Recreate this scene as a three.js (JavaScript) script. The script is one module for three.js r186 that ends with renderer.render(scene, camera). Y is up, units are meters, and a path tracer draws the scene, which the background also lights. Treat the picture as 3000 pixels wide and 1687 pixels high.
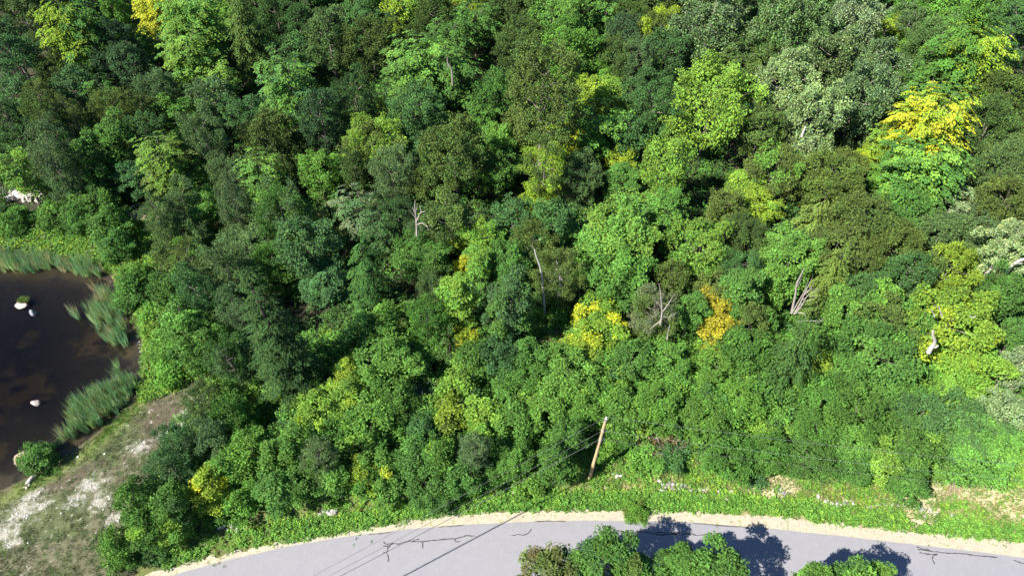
import * as THREE from 'three';
import { mergeGeometries } from 'three/addons/utils/BufferGeometryUtils.js';

// ---------- camera, sky, sun, exposure ----------
const scene = new THREE.Scene();
const PITCH = THREE.MathUtils.degToRad(49), CAM_H = 56, FOC = 2000;          // a drone 56 m above the road
const camera = new THREE.PerspectiveCamera(2 * Math.atan(843.5 / FOC) * 180 / Math.PI, 1024 / 575, 0.5, 2000);
camera.position.set(0, CAM_H, 0);
camera.lookAt(0, CAM_H - Math.sin(PITCH), -Math.cos(PITCH));
camera.updateMatrixWorld();
scene.add(camera);
const renderer = new THREE.WebGLRenderer({ antialias: true });
renderer.setSize(1024, 575);
renderer.toneMapping = THREE.LinearToneMapping;
renderer.toneMappingExposure = 2.35;
renderer.shadowMap.enabled = true;

{ // clear blue sky, paler to the horizon
  const W = 256, H = 128, data = new Float32Array(W * H * 4);
  for (let y = 0; y < H; y++) for (let x = 0; x < W; x++) {
    const up = Math.max(0, Math.sin(((y + 0.5) / H - 0.5) * Math.PI)), k = Math.pow(1 - up, 3), i = (y * W + x) * 4;
    data[i] = 0.16 + 0.5 * k; data[i + 1] = 0.33 + 0.45 * k; data[i + 2] = 0.78 + 0.22 * k; data[i + 3] = 1;
  }
  const sky = new THREE.DataTexture(data, W, H, THREE.RGBAFormat, THREE.FloatType);
  sky.mapping = THREE.EquirectangularReflectionMapping; sky.magFilter = THREE.LinearFilter; sky.minFilter = THREE.LinearFilter; sky.needsUpdate = true;
  scene.background = sky; scene.environment = sky;
  scene.backgroundIntensity = 0.29; scene.environmentIntensity = 0.29;
}
const SUN = new THREE.Vector3(-0.595, 0.719, 0.358).normalize();
const sun = new THREE.DirectionalLight(new THREE.Color(1, 0.955, 0.86), 5);
sun.position.copy(SUN).multiplyScalar(200).add(new THREE.Vector3(0, 0, -60));
sun.target.position.set(0, 0, -60);
sun.castShadow = true; sun.shadow.mapSize.set(4096, 4096); sun.shadow.radius = 1;
Object.assign(sun.shadow.camera, { left: -130, right: 130, top: 130, bottom: -130, near: 10, far: 420 });
scene.add(sun, sun.target);

// ---------- helpers ----------
function rngOf(s) { let a = s >>> 0; return () => { a = (a + 0x6D2B79F5) | 0; let t = Math.imul(a ^ (a >>> 15), 1 | a); t = (t + Math.imul(t ^ (t >>> 7), 61 | t)) ^ t; return ((t ^ (t >>> 14)) >>> 0) / 4294967296; }; }
const V = (x, y, z) => new THREE.Vector3(x, y, z);
const lerp = (a, b, t) => a + (b - a) * t, clamp = (x, a, b) => Math.min(b, Math.max(a, x));
const smooth = (a, b, x) => { const t = clamp((x - a) / (b - a), 0, 1); return t * t * (3 - 2 * t); };
function hash2(x, y) { let h = Math.imul(x, 374761393) + Math.imul(y, 668265263) | 0; h = Math.imul(h ^ (h >>> 13), 1274126177); return ((h ^ (h >>> 16)) >>> 0) / 4294967296; }
function noise(x, y) { const i = Math.floor(x), j = Math.floor(y), u = x - i, v = y - j, a = u * u * (3 - 2 * u), b = v * v * (3 - 2 * v); return lerp(lerp(hash2(i, j), hash2(i + 1, j), a), lerp(hash2(i, j + 1), hash2(i + 1, j + 1), a), b); }
const fbm = (x, y) => 0.5 * noise(x, y) + 0.27 * noise(x * 2.1 + 7, y * 2.1 + 3) + 0.15 * noise(x * 4.3 + 1, y * 4.3 + 9) + 0.08 * noise(x * 9.1, y * 9.1);
const rgb = c => new THREE.Color().setRGB(c[0], c[1], c[2]);

// line of sight through a point of the photograph (3000 x 1687)
const FW = V(0, -Math.sin(PITCH), -Math.cos(PITCH)), UPV = V(0, Math.cos(PITCH), -Math.sin(PITCH)), EYE = V(0, CAM_H, 0);
const ray = (px, py) => V((px - 1500) / FOC, 0, 0).add(FW).addScaledVector(UPV, (843.5 - py) / FOC);
const plane = (px, py, y = 0) => { const d = ray(px, py); return EYE.clone().addScaledVector(d, (y - CAM_H) / d.y); };
const atZ = (px, py, z) => { const d = ray(px, py); return EYE.clone().addScaledVector(d, z / d.z); };
const toPx = p => { const q = p.clone().sub(EYE), w = q.dot(FW); return [1500 + FOC * q.x / w, 843.5 - FOC * q.dot(UPV) / w, w]; };

const taken = {};
function numbered(name) { const n = taken[name] = (taken[name] ?? -1) + 1; return n ? `${name}_${String(n).padStart(3, '0')}` : name; }
function tag(o, label, category, group, kind) {
  if (label) o.userData.label = label;
  if (category) o.userData.category = category;
  if (group) o.userData.group = group;
  if (kind) o.userData.kind = kind;
  return o;
}
function thing(name, pos, label, category, group) { const o = new THREE.Group(); o.name = numbered(name); o.position.copy(pos); scene.add(o); return tag(o, label, category, group); }
function part(name, geo, mat, parent) { const m = new THREE.Mesh(geo, mat); m.name = name; m.castShadow = m.receiveShadow = true; parent.add(m); return m; }
function copies(name, geo, mat, list, parent) { // list of {m: Matrix4, c: Color}
  const im = new THREE.InstancedMesh(geo, mat, list.length); im.name = name; im.castShadow = im.receiveShadow = true;
  list.forEach((e, i) => { im.setMatrixAt(i, e.m); im.setColorAt(i, e.c); });
  parent.add(im); return im;
}
// tapered tube along points with radii
function limb(pts, radii, sides = 5) {
  const pos = [], idx = [];
  for (let i = 0; i < pts.length; i++) {
    const t = pts[Math.min(i + 1, pts.length - 1)].clone().sub(pts[Math.max(i - 1, 0)]).normalize();
    const a = Math.abs(t.y) < 0.9 ? V(0, 1, 0).cross(t).normalize() : V(1, 0, 0).cross(t).normalize(), b = t.clone().cross(a);
    for (let k = 0; k < sides; k++) { const g = k / sides * 2 * Math.PI, p = pts[i].clone().addScaledVector(a, Math.cos(g) * radii[i]).addScaledVector(b, Math.sin(g) * radii[i]); pos.push(p.x, p.y, p.z); }
  }
  for (let i = 0; i + 1 < pts.length; i++) for (let k = 0; k < sides; k++) { const a = i * sides + k, b = i * sides + (k + 1) % sides; idx.push(a, b, a + sides, b, b + sides, a + sides); }
  const e = (pts.length - 1) * sides; for (let k = 1; k + 1 < sides; k++) idx.push(e, e + k, e + k + 1);
  const g = new THREE.BufferGeometry(); g.setAttribute('position', new THREE.Float32BufferAttribute(pos, 3)); g.setIndex(idx); g.computeVertexNormals(); return g;
}

// ---------- the lie of the land ----------
const roadPx = [[500, 1687], [660, 1641], [854, 1599], [1000, 1574], [1167, 1553], [1330, 1539], [1582, 1527], [1776, 1525], [2000, 1529], [2233, 1546], [2466, 1571], [2776, 1606], [3000, 1634]];
const sandPx = [[427, 1687], [582, 1641], [796, 1595], [1000, 1566], [1128, 1541], [1252, 1521], [1318, 1508], [1466, 1500], [1776, 1496], [2000, 1500], [2272, 1514], [2505, 1543], [2737, 1565], [3000, 1590]];
const extend = (pts, n) => { const a = pts[0].clone(), b = pts[1], e = pts[pts.length - 1].clone(), f = pts[pts.length - 2]; return [a.clone().addScaledVector(a.clone().sub(b).normalize(), n), ...pts, e.clone().addScaledVector(e.clone().sub(f).normalize(), n)]; };
const roadLine = extend(roadPx.map(([x, y]) => plane(x, y)), 60), sandLine = extend(sandPx.map(([x, y]) => plane(x, y)), 60);
const zOn = (line, x) => { let i = 0; while (i < line.length - 2 && line[i + 1].x < x) i++; const a = line[i], b = line[i + 1]; return lerp(a.z, b.z, (x - a.x) / (b.x - a.x)); };
const sandDist = (x, z) => { const zs = zOn(sandLine, x), sl = (zOn(sandLine, x + 1) - zOn(sandLine, x - 1)) / 2; return (zs - z) / Math.hypot(1, sl); };   // metres beyond the sand, towards the trees
const WATER = -0.3;
const shore = [[-260, 770], [0, 772], [150, 775], [270, 790], [318, 800], [345, 850], [385, 900], [402, 960], [415, 1010], [412, 1068], [404, 1152], [345, 1215], [272, 1277], [210, 1325], [150, 1365], [78, 1398], [0, 1438], [-120, 1500], [-400, 1560]].map(([x, y]) => plane(x, y, WATER));
const meadow = [[-500, 1760], [-120, 1490], [0, 1420], [150, 1340], [350, 1200], [420, 1150], [520, 1115], [640, 1090], [600, 1190], [505, 1290], [470, 1400], [420, 1480], [365, 1560], [320, 1640], [270, 1760]].map(([x, y]) => plane(x, y));
const lakeside = [[-200, 660], [0, 665], [260, 690], [330, 650], [440, 660], [455, 760], [400, 860], [480, 950], [560, 1060], [540, 1120], [420, 1170], [395, 1100], [395, 900], [300, 790], [0, 760], [-200, 760]].map(([x, y]) => plane(x, y));
function polyDist(poly, x, z) { // signed: positive inside
  let d = 1e9, inside = false;
  for (let i = 0, j = poly.length - 1; i < poly.length; j = i++) {
    const a = poly[i], b = poly[j], ex = b.x - a.x, ez = b.z - a.z, wx = x - a.x, wz = z - a.z, t = clamp((wx * ex + wz * ez) / (ex * ex + ez * ez), 0, 1);
    d = Math.min(d, (wx - ex * t) ** 2 + (wz - ez * t) ** 2);
    if ((a.z > z) !== (b.z > z) && x < (b.x - a.x) * (z - a.z) / (b.z - a.z) + a.x) inside = !inside;
  }
  return (inside ? 1 : -1) * Math.sqrt(d);
}
const pondBox = { x: shore.reduce((m, p) => Math.max(m, p.x), -1e9) + 8 };
const pondDist = (x, z) => x > pondBox.x || z < -75 ? -20 : polyDist(shore, x, z);
function groundY(x, z) {
  const d = sandDist(x, z), k = smooth(-27, -14, x);
  let h = d < 0 ? -0.05 : lerp(-0.05, 0, smooth(0, 0.6, d));
  if (d > 0) h += k * (-0.18 * smooth(0.2, 1, d) * (1 - smooth(1.6, 2.6, d)) + 1.25 * smooth(1.5, 4.6, d) + 0.9 * smooth(5, 22, d));
  h += smooth(1.5, 8, d) * 0.35 * (fbm(x * 0.13 + 40, z * 0.13) - 0.5) + smooth(0.5, 2, d) * 0.16 * (fbm(x * 0.7, z * 0.7 + 9) - 0.5);
  const p = pondDist(x, z);
  if (p > -6) { const s = smooth(-5, -0.2, p); h = lerp(h, WATER + 0.05, s); if (p > -0.4) h -= 0.08 * smooth(-0.4, 0.3, p) + 0.28 * smooth(0, 4, p) + 0.35 * smooth(3, 12, p) + smooth(1, 4, p) * 0.14 * (fbm(x * 0.4, z * 0.4) - 0.5); }
  return h;
}
const hit = (px, py, up = 0) => { let y = up, p; for (let i = 0; i < 7; i++) { p = plane(px, py, y); y = groundY(p.x, p.z) + up; } return plane(px, py, y); };
const inView = (p, m = 60) => { const [x, y] = toPx(p); return x > -m && x < 3000 + m && y > -m && y < 1687 + m; };

// bare and grassy patches, as places in the photograph: x, y, half width, half height, turn
const gravel = [[268, 1425, 55, 35, 0.5], [290, 1470, 36, 30, 0.3], [230, 1460, 40, 26, 0.6], [60, 1500, 75, 40, 0.6], [20, 1560, 60, 30, 0.6], [90, 1450, 45, 16, 0.6], [410, 1310, 46, 26, 0.5], [540, 1230, 36, 40, 0.4], [570, 1170, 40, 36, 0.5], [330, 1520, 30, 18, 0.3], [40, 1592, 30, 14, 0.3], [545, 1260, 40, 22, 0.4], [470, 1270, 30, 16, 0.5], [130, 1480, 36, 14, 0.6]].map(([x, y, w, h, a]) => { const c = plane(x, y), s = c.clone().sub(EYE).length() / FOC; return [c.x, c.z, w * s * 0.72, h * s * 0.9, a]; });
const dirt = [[480, 1240, 60, 80, 0.6], [560, 1120, 60, 30, 0.4], [440, 1440, 30, 46, 0.2], [200, 1400, 80, 20, 0.5]].map(([x, y, w, h, a]) => { const c = plane(x, y), s = c.clone().sub(EYE).length() / FOC; return [c.x, c.z, w * s, h * s * 1.25, a]; });
const straw = [[405, 605, 46, 22, 0], [2790, 1415, 50, 26, 0], [2900, 1430, 60, 26, 0], [2960, 1450, 50, 40, 0], [2270, 1420, 60, 16, 0], [2710, 1480, 40, 26, 0], [1960, 1290, 50, 26, 0], [1880, 1310, 40, 20, 0], [2700, 1440, 40, 20, 0]].map(([x, y, w, h, a]) => { const c = plane(x, y, 1), s = c.clone().sub(EYE).length() / FOC; return [c.x, c.z, w * s, h * s * 1.3, a]; });
const inPatches = (list, x, z) => { let m = 0; for (const [cx, cz, w, h, a] of list) { const dx = x - cx, dz = z - cz, u = dx * Math.cos(a) - dz * Math.sin(a), v = dx * Math.sin(a) + dz * Math.cos(a), r = Math.hypot(u / w, v / h); if (r < 1.6) m = Math.max(m, 1.6 - r); } return m; };

{ // the ground: one sheet, fine where it shows, with a map of what lies on it
  const X0 = -75, X1 = 75, Z0 = -125, Z1 = -8, xs = [], zs = [];
  for (const v of [-1500, -600, -250, -120]) xs.push(v); for (let x = X0; x <= X1; x += 0.55) xs.push(x); for (const v of [120, 250, 600, 1500]) xs.push(v);
  for (const v of [-1500, -600, -300, -180]) zs.push(v); for (let z = Z0; z <= Z1; z += 0.55) zs.push(z); for (const v of [10, 60, 250, 900]) zs.push(v);
  const pos = new Float32Array(xs.length * zs.length * 3), uv = new Float32Array(xs.length * zs.length * 2), idx = [];
  zs.forEach((z, j) => xs.forEach((x, i) => { const n = j * xs.length + i; pos.set([x, groundY(x, z), z], n * 3); uv.set([(x - X0) / (X1 - X0), (z - Z0) / (Z1 - Z0)], n * 2); }));
  for (let j = 0; j + 1 < zs.length; j++) for (let i = 0; i + 1 < xs.length; i++) { const a = j * xs.length + i, b = a + 1, c = a + xs.length, d = c + 1; idx.push(a, c, b, b, c, d); }
  const g = new THREE.BufferGeometry(); g.setAttribute('position', new THREE.BufferAttribute(pos, 3)); g.setAttribute('uv', new THREE.BufferAttribute(uv, 2)); g.setIndex(idx); g.computeVertexNormals();
  const N = 2048, data = new Uint8Array(N * N * 4), enc = v => Math.round(255 * clamp(v <= 0.0031308 ? 12.92 * v : 1.055 * Math.pow(v, 1 / 2.4) - 0.055, 0, 1));
  const mix = (c, d, t) => { c[0] = lerp(c[0], d[0], t); c[1] = lerp(c[1], d[1], t); c[2] = lerp(c[2], d[2], t); };
  for (let j = 0; j < N; j++) for (let i = 0; i < N; i++) {
    const x = lerp(X0, X1, (i + 0.5) / N), z = lerp(Z0, Z1, (j + 0.5) / N);
    const n1 = fbm(x * 0.35, z * 0.35), n2 = fbm(x * 1.7 + 5, z * 1.7), n3 = hash2(i, j), d = sandDist(x, z), p = pondDist(x, z);
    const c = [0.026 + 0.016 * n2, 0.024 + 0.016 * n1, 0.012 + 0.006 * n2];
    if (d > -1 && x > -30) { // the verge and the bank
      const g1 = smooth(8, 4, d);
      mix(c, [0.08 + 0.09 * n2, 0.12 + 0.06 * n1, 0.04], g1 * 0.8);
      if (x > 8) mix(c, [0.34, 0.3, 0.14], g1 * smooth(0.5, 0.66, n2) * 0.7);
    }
    const s = inPatches(straw, x, z); if (s) mix(c, [0.46, 0.37, 0.25], smooth(0.35, 0.75, s * 0.6 + n2 * 0.6));
    if (x < -8 && z > -75) {
      const l = polyDist(lakeside, x, z); mix(c, [0.12 + 0.06 * n2, 0.17 + 0.05 * n1, 0.045], smooth(-1, 0.6, l + (n2 - 0.5) * 2) * 0.9);
      const m = polyDist(meadow, x, z) + (n1 - 0.5) * 2.4, w = smooth(-0.6, 0.8, m);
      if (w > 0) {
        const t = [0.085, 0.104, 0.04]; mix(t, [0.118, 0.114, 0.064], smooth(0.4, 0.62, n1)); mix(t, [0.055, 0.072, 0.026], smooth(0.5, 0.68, n2));
        const b = inPatches(dirt, x, z); if (b) mix(t, [0.088, 0.074, 0.046], smooth(0.4, 1, b * 0.8 + n2 * 0.4));
        const q = inPatches(gravel, x, z), f = fbm(x * 3.1, z * 3.1 + 17); if (q) mix(t, [0.43, 0.4, 0.36], smooth(0.56, 0.98, q * 0.34 + f * 0.85) * (0.3 + 0.6 * n3));
        else mix(t, [0.5, 0.46, 0.4], smooth(0.7, 0.8, f) * 0.55);
        mix(t, [0.15, 0.19, 0.04], smooth(-2.4, -0.5, p) * 0.85);
        mix(c, t, w);
      }
      if (p > -1.2) mix(c, [0.1, 0.075, 0.05], smooth(-1.1, -0.1, p + (n2 - 0.5)) * 0.85);
      if (p > -0.2) { const o = smooth(0.52, 0.72, fbm(x * 0.3 + 3, z * 0.42 + 8)); const bed = [0.022 + 0.01 * n2, 0.019 + 0.008 * n2, 0.014]; mix(bed, [0.12, 0.092, 0.042], o * 0.75); mix(bed, [0.1, 0.078, 0.042], smooth(3.5, 0.3, p) * 0.5); mix(bed, [0.015, 0.013, 0.012], smooth(0.55, 0.75, fbm(x * 1.1 + 31, z * 1.1)) * 0.7); mix(c, bed, smooth(-0.2, 0.2, p)); }
    }
    const k = 0.8 + 0.4 * n3, o = (j * N + i) * 4;
    data[o] = enc(c[0] * k); data[o + 1] = enc(c[1] * k); data[o + 2] = enc(c[2] * k); data[o + 3] = 255;
  }
  const t = new THREE.DataTexture(data, N, N); t.colorSpace = THREE.SRGBColorSpace; t.magFilter = THREE.LinearFilter; t.minFilter = THREE.LinearMipmapLinearFilter; t.generateMipmaps = true; t.needsUpdate = true;
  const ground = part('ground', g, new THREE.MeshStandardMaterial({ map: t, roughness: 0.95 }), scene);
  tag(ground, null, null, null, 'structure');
}

function grain(N, f) { const data = new Uint8Array(N * N * 4); for (let j = 0; j < N; j++) for (let i = 0; i < N; i++) { const c = f(i, j, N), o = (j * N + i) * 4; for (let k = 0; k < 3; k++) data[o + k] = Math.round(255 * clamp(c[k], 0, 1)); data[o + 3] = 255; } const t = new THREE.DataTexture(data, N, N); t.colorSpace = THREE.SRGBColorSpace; t.wrapS = t.wrapT = THREE.RepeatWrapping; t.magFilter = THREE.LinearFilter; t.needsUpdate = true; return t; }
function strip(lineA, lineB, y, step, wobA = 0, wobB = 0) { // a sheet between two lines, resampled by x
  const x0 = Math.max(lineA[0].x, lineB[0].x), x1 = Math.min(lineA[lineA.length - 1].x, lineB[lineB.length - 1].x), pos = [], uv = [], idx = [];
  const smoothZ = (l, x) => (zOn(l, x - 1.2) + zOn(l, x - 0.6) + zOn(l, x) + zOn(l, x + 0.6) + zOn(l, x + 1.2)) / 5;
  let n = 0; for (let x = x0; x <= x1; x += step, n++) {
    const za = smoothZ(lineA, x) + wobA * (fbm(x * 1.6, 3) - 0.5) * 2, zb = smoothZ(lineB, x) + wobB * (fbm(x * 2.2, 11) - 0.5) * 2;
    for (let k = 0; k <= 4; k++) { const z = lerp(za, zb, k / 4); pos.push(x, y, z); uv.push(x / 4, z / 4); }
    if (n) for (let k = 0; k < 4; k++) { const a = (n - 1) * 5 + k, b = a + 5; idx.push(a, b, a + 1, a + 1, b, b + 1); }
  }
  const g = new THREE.BufferGeometry(); g.setAttribute('position', new THREE.Float32BufferAttribute(pos, 3)); g.setAttribute('uv', new THREE.Float32BufferAttribute(uv, 2)); g.setIndex(idx); g.computeVertexNormals(); return g;
}
const nearLine = roadLine.map((p, i, l) => { const a = l[Math.max(i - 1, 0)], b = l[Math.min(i + 1, l.length - 1)], t = b.clone().sub(a).normalize(); return V(p.x - t.z * 7.2, 0, p.z + t.x * 7.2); });
const asphalt = grain(512, (i, j) => { const v = 0.52 + 0.12 * (hash2(i, j) - 0.5) + 0.018 * (noise(i / 40, j / 40) - 0.5); return [v * 0.985, v * 0.975, v * 1.01]; });
const road = tag(part('road', strip(roadLine, nearLine, 0.03, 0.5, 0.06, 0), new THREE.MeshStandardMaterial({ map: asphalt, roughness: 0.85 }), scene), null, null, null, 'structure');
const sandTex = grain(512, (i, j) => { const f = fbm(i / 30, j / 30), v = 0.655 + 0.17 * (hash2(i, j) - 0.5) + 0.16 * (f - 0.5); return f > 0.66 ? [v * 0.8, v * 0.8, v * 0.62] : [v, v * 0.94, v * 0.83]; });
tag(part('road_shoulder', strip(sandLine.map(p => V(p.x, 0, p.z - 0.12)), roadLine.map(p => V(p.x, 0, p.z + 0.25)), 0.012, 0.25, 0.45, 0.1), new THREE.MeshStandardMaterial({ map: sandTex, roughness: 0.95 }), scene), null, null, null, 'structure');
{ // cracks in the asphalt, as open dark lines
  const mat = new THREE.MeshStandardMaterial({ color: rgb([0.05, 0.046, 0.045]), roughness: 0.95 });
  const cracks = [
    [[1123, 1587], [1131, 1594], [1150, 1592], [1165, 1594], [1183, 1589], [1200, 1585], [1215, 1586], [1239, 1586], [1252, 1585], [1290, 1581], [1333, 1578], [1350, 1574], [1365, 1569], [1394, 1570]],
    [[1150, 1592], [1138, 1602], [1132, 1617], [1138, 1633], [1136, 1646]], [[1122, 1599], [1138, 1601]], [[1122, 1619], [1133, 1617]], [[1239, 1586], [1238, 1598], [1239, 1606]], [[1208, 1581], [1229, 1580]], [[1331, 1578], [1336, 1588], [1348, 1585]],
    [[1498, 1569], [1520, 1566], [1537, 1567], [1550, 1560], [1558, 1549]], [[1811, 1554], [1830, 1559], [1858, 1561], [1870, 1557], [1895, 1559], [1915, 1563], [1935, 1567], [1960, 1566], [2000, 1564], [2025, 1563], [2045, 1569], [2076, 1564]], [[1835, 1562], [1860, 1566], [1872, 1558]], [[1920, 1559], [1960, 1561], [1995, 1562]],
    [[2687, 1602], [2715, 1612], [2760, 1619], [2800, 1621], [2830, 1622], [2860, 1628], [2895, 1630], [2926, 1633]], [[2690, 1610], [2720, 1612]], [[2714, 1606], [2725, 1612]], [[2695, 1618], [2715, 1623], [2748, 1624], [2735, 1628], [2733, 1640], [2742, 1652]], [[2972, 1641], [2988, 1647], [3010, 1652]],
    [[1080, 1566], [1125, 1562], [1150, 1558]], [[1285, 1544], [1330, 1541], [1360, 1539]], [[1566, 1529], [1610, 1526], [1660, 1528]], [[2030, 1532], [2100, 1539], [2200, 1545]]];
  cracks.forEach((c, ci) => {
    const fine = []; const r = rngOf(ci + 5);
    for (let i = 0; i + 1 < c.length; i++) for (let k = 0; k < 4; k++) fine.push([lerp(c[i][0], c[i + 1][0], k / 4) + (k ? r() - 0.5 : 0) * 2, lerp(c[i][1], c[i + 1][1], k / 4) + (k ? r() - 0.5 : 0) * 2]);
    fine.push(c[c.length - 1]);
    const p = fine.map(([x, y]) => plane(x, y, 0.03)), pos = [], idx = [];
    p.forEach((q, i) => { const t = p[Math.min(i + 1, p.length - 1)].clone().sub(p[Math.max(i - 1, 0)]).normalize(), w = (ci > 15 ? 0.03 : 0.04) * (0.6 + r()) * (i === p.length - 1 ? 0.3 : 1); pos.push(q.x - t.z * w, 0.034, q.z + t.x * w, q.x + t.z * w, 0.034, q.z - t.x * w); if (i) idx.push(2 * i - 2, 2 * i - 1, 2 * i, 2 * i, 2 * i - 1, 2 * i + 1); });
    const g = new THREE.BufferGeometry(); g.setAttribute('position', new THREE.Float32BufferAttribute(pos, 3)); g.setIndex(idx); g.computeVertexNormals(); part('crack', g, mat, road);
  });
}
{ // the pond
  const s = new THREE.Shape(shore.map(p => new THREE.Vector2(p.x, -p.z)).map(v => v)), g = new THREE.ShapeGeometry(s);
  // a sheet a little larger than the shoreline, its rim under the bank
  const c = shore.reduce((a, p) => a.add(p), V(0, 0, 0)).divideScalar(shore.length), big = shore.map(p => { const q = p.clone().sub(c); return q.multiplyScalar(1 + 1.2 / q.length()).add(c); });
  const g2 = new THREE.ExtrudeGeometry(new THREE.Shape(big.map(p => new THREE.Vector2(p.x, -p.z))), { depth: 2.2, bevelEnabled: false }); g2.rotateX(-Math.PI / 2); g2.translate(0, WATER - 2.2, 0);
  const water = part('water', g2, new THREE.MeshPhysicalMaterial({ color: 0xffffff, roughness: 0.03, transmission: 1, thickness: 1, ior: 1.33, attenuationColor: rgb([0.5, 0.47, 0.4]), attenuationDistance: 0.5 }), scene);
  tag(water, null, null, null, 'structure');
}

// ---------- foliage: small twigs of leaves ----------
const ALB = { D: [0.046, 0.117, 0.026], T: [0.052, 0.12, 0.04], E: [0.072, 0.178, 0.048], S: [0.105, 0.19, 0.058], O: [0.112, 0.18, 0.034], N: [0.076, 0.14, 0.027], G: [0.086, 0.212, 0.032], B: [0.126, 0.288, 0.04], L: [0.188, 0.35, 0.042], X: [0.26, 0.39, 0.032], Y: [0.48, 0.52, 0.03], A: [0.46, 0.43, 0.03], R: [0.14, 0.12, 0.04], P: [0.2, 0.3, 0.12], W: [0.18, 0.215, 0.095], Z: [0.2, 0.13, 0.075], K: [0.046, 0.1, 0.024] };
const leafMat = new THREE.MeshPhysicalMaterial({ color: 0xffffff, vertexColors: true, roughness: 0.8, specularIntensity: 0.45, transmission: 0.3, thickness: 0, side: THREE.DoubleSide, flatShading: true }); leafMat.name = 'leaves';
const glossMat = new THREE.MeshPhysicalMaterial({ color: 0xffffff, vertexColors: true, roughness: 0.5, transmission: 0.22, thickness: 0, side: THREE.DoubleSide, flatShading: true }); glossMat.name = 'glossy_leaves';
const needleMat = new THREE.MeshPhysicalMaterial({ color: 0xffffff, vertexColors: true, roughness: 0.8, specularIntensity: 0.35, side: THREE.DoubleSide, flatShading: true }); needleMat.name = 'needles';
const unit = r => { const z = r() * 2 - 1, a = r() * 2 * Math.PI, s = Math.sqrt(1 - z * z); return V(s * Math.cos(a), z, s * Math.sin(a)); };
function leafCloud(count, seed, place) { // place(r) -> {p, d (along), n (face), l, w}
  const r = rngOf(seed), pos = [], col = [], idx = [];
  for (let i = 0; i < count; i++) {
    const { p, d, n, l, w } = place(r, i / count); d.normalize(); const s = d.clone().cross(n).normalize(), f = s.clone().cross(d), b = pos.length / 3;
    const m = p.clone().addScaledVector(d, l * 0.45), lift = w * 0.25;
    for (const q of [p, m.clone().addScaledVector(s, w / 2).addScaledVector(f, lift), m.clone().addScaledVector(s, -w / 2).addScaledVector(f, lift), p.clone().addScaledVector(d, l)]) pos.push(q.x, q.y, q.z);
    idx.push(b, b + 1, b + 3, b, b + 3, b + 2);
    const k = 0.58 + 0.84 * r(), h = (r() - 0.5) * 0.22; for (let v = 0; v < 4; v++) col.push(k * (1 + h), k, k * (1 - h));
  }
  const g = new THREE.BufferGeometry(); g.setAttribute('position', new THREE.Float32BufferAttribute(pos, 3)); g.setAttribute('color', new THREE.Float32BufferAttribute(col, 3)); g.setIndex(idx);
  return g;
}
const jit = (v, r, k) => v.addScaledVector(unit(r), k);
const TWIG = {   // local y faces out of the crown, z runs along the branch
  m: [1, 2, 3].map(s => leafCloud(31, s, r => { const a = r() * 6.283, q = Math.sqrt(r()) * 0.6, o = V(Math.cos(a), 0, Math.sin(a)); return { p: o.clone().multiplyScalar(q).add(V(0, -0.5 * q * q + 0.22 * (r() - 0.5), 0)), d: jit(o.clone().multiplyScalar(0.7), r, 0.6), n: jit(V(o.x * q, 0.9, o.z * q), r, 0.75), l: 0.2 + 0.12 * r(), w: 0.14 + 0.07 * r() }; })),
  b: [11, 12, 13].map(s => leafCloud(40, s, r => { const z = r(), side = r() * 2 - 1, wd = 0.36 * Math.sin(Math.PI * (0.15 + 0.8 * z)); return { p: V(side * wd, -0.22 * z * z + 0.07 * (r() - 0.5), z * 1.15 - 0.35), d: V(side * 0.9, -0.1, 0.8), n: jit(V(0, 1, 0), r, 0.55), l: 0.19 + 0.1 * r(), w: 0.12 + 0.05 * r() }; })),
  o: [21, 22, 23].map(s => leafCloud(35, s, r => { const u = unit(r); u.y = Math.abs(u.y) * 0.9 - 0.15; return { p: u.clone().multiplyScalar(0.2 + 0.36 * r()), d: jit(u.clone().multiplyScalar(0.6), r, 0.7), n: jit(u.clone().multiplyScalar(0.8), r, 0.9), l: 0.18 + 0.1 * r(), w: 0.12 + 0.06 * r() }; })),
  p: [31, 32, 33].map(s => leafCloud(40, s, r => { const u = unit(r); return { p: V(u.x * 0.34, u.y * 0.34, u.z * 0.42).multiplyScalar(0.4 + 0.85 * r()), d: jit(u.clone().multiplyScalar(0.4), r, 0.8), n: jit(u.clone().multiplyScalar(0.7), r, 0.9), l: 0.13 + 0.08 * r(), w: 0.095 + 0.045 * r() }; })),
  a: [41, 42, 43].map(s => leafCloud(35, s, r => { const u = unit(r); return { p: u.clone().multiplyScalar(0.55 * Math.cbrt(r())), d: jit(V(0, -0.4, 0), r, 0.9), n: jit(u.clone().multiplyScalar(0.5), r, 1), l: 0.2 + 0.1 * r(), w: 0.15 + 0.07 * r() }; })),
  c: [51, 52, 53].map(s => leafCloud(50, s, (r, t) => { const z = r() * 1.1 - 0.2, side = r() < 0.5 ? -1 : 1, x = side * r() * 0.3 * (1.05 - z * 0.8); return { p: V(x, -0.18 * Math.abs(x) - 0.06 * r(), z), d: jit(V(side * 0.7, -0.25, 0.8), r, 0.25), n: jit(V(0, 1, 0), r, 0.6), l: 0.2 + 0.1 * r(), w: 0.07 + 0.03 * r() }; })),
  h: [61, 62, 63].map(s => leafCloud(52, s, r => { const z = r(), side = r() * 2 - 1, wd = 0.34 * Math.sin(Math.PI * (0.12 + 0.8 * z)); return { p: V(side * wd, -0.4 * z * z - 0.12 * Math.abs(side) + 0.04 * (r() - 0.5), z * 1.05 - 0.3), d: V(side * 0.7, -0.45, 0.8), n: jit(V(0, 1, 0.2), r, 0.5), l: 0.18 + 0.09 * r(), w: 0.075 + 0.035 * r() }; })),
};
TWIG.s = TWIG.m; TWIG.u = TWIG.m;
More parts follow.
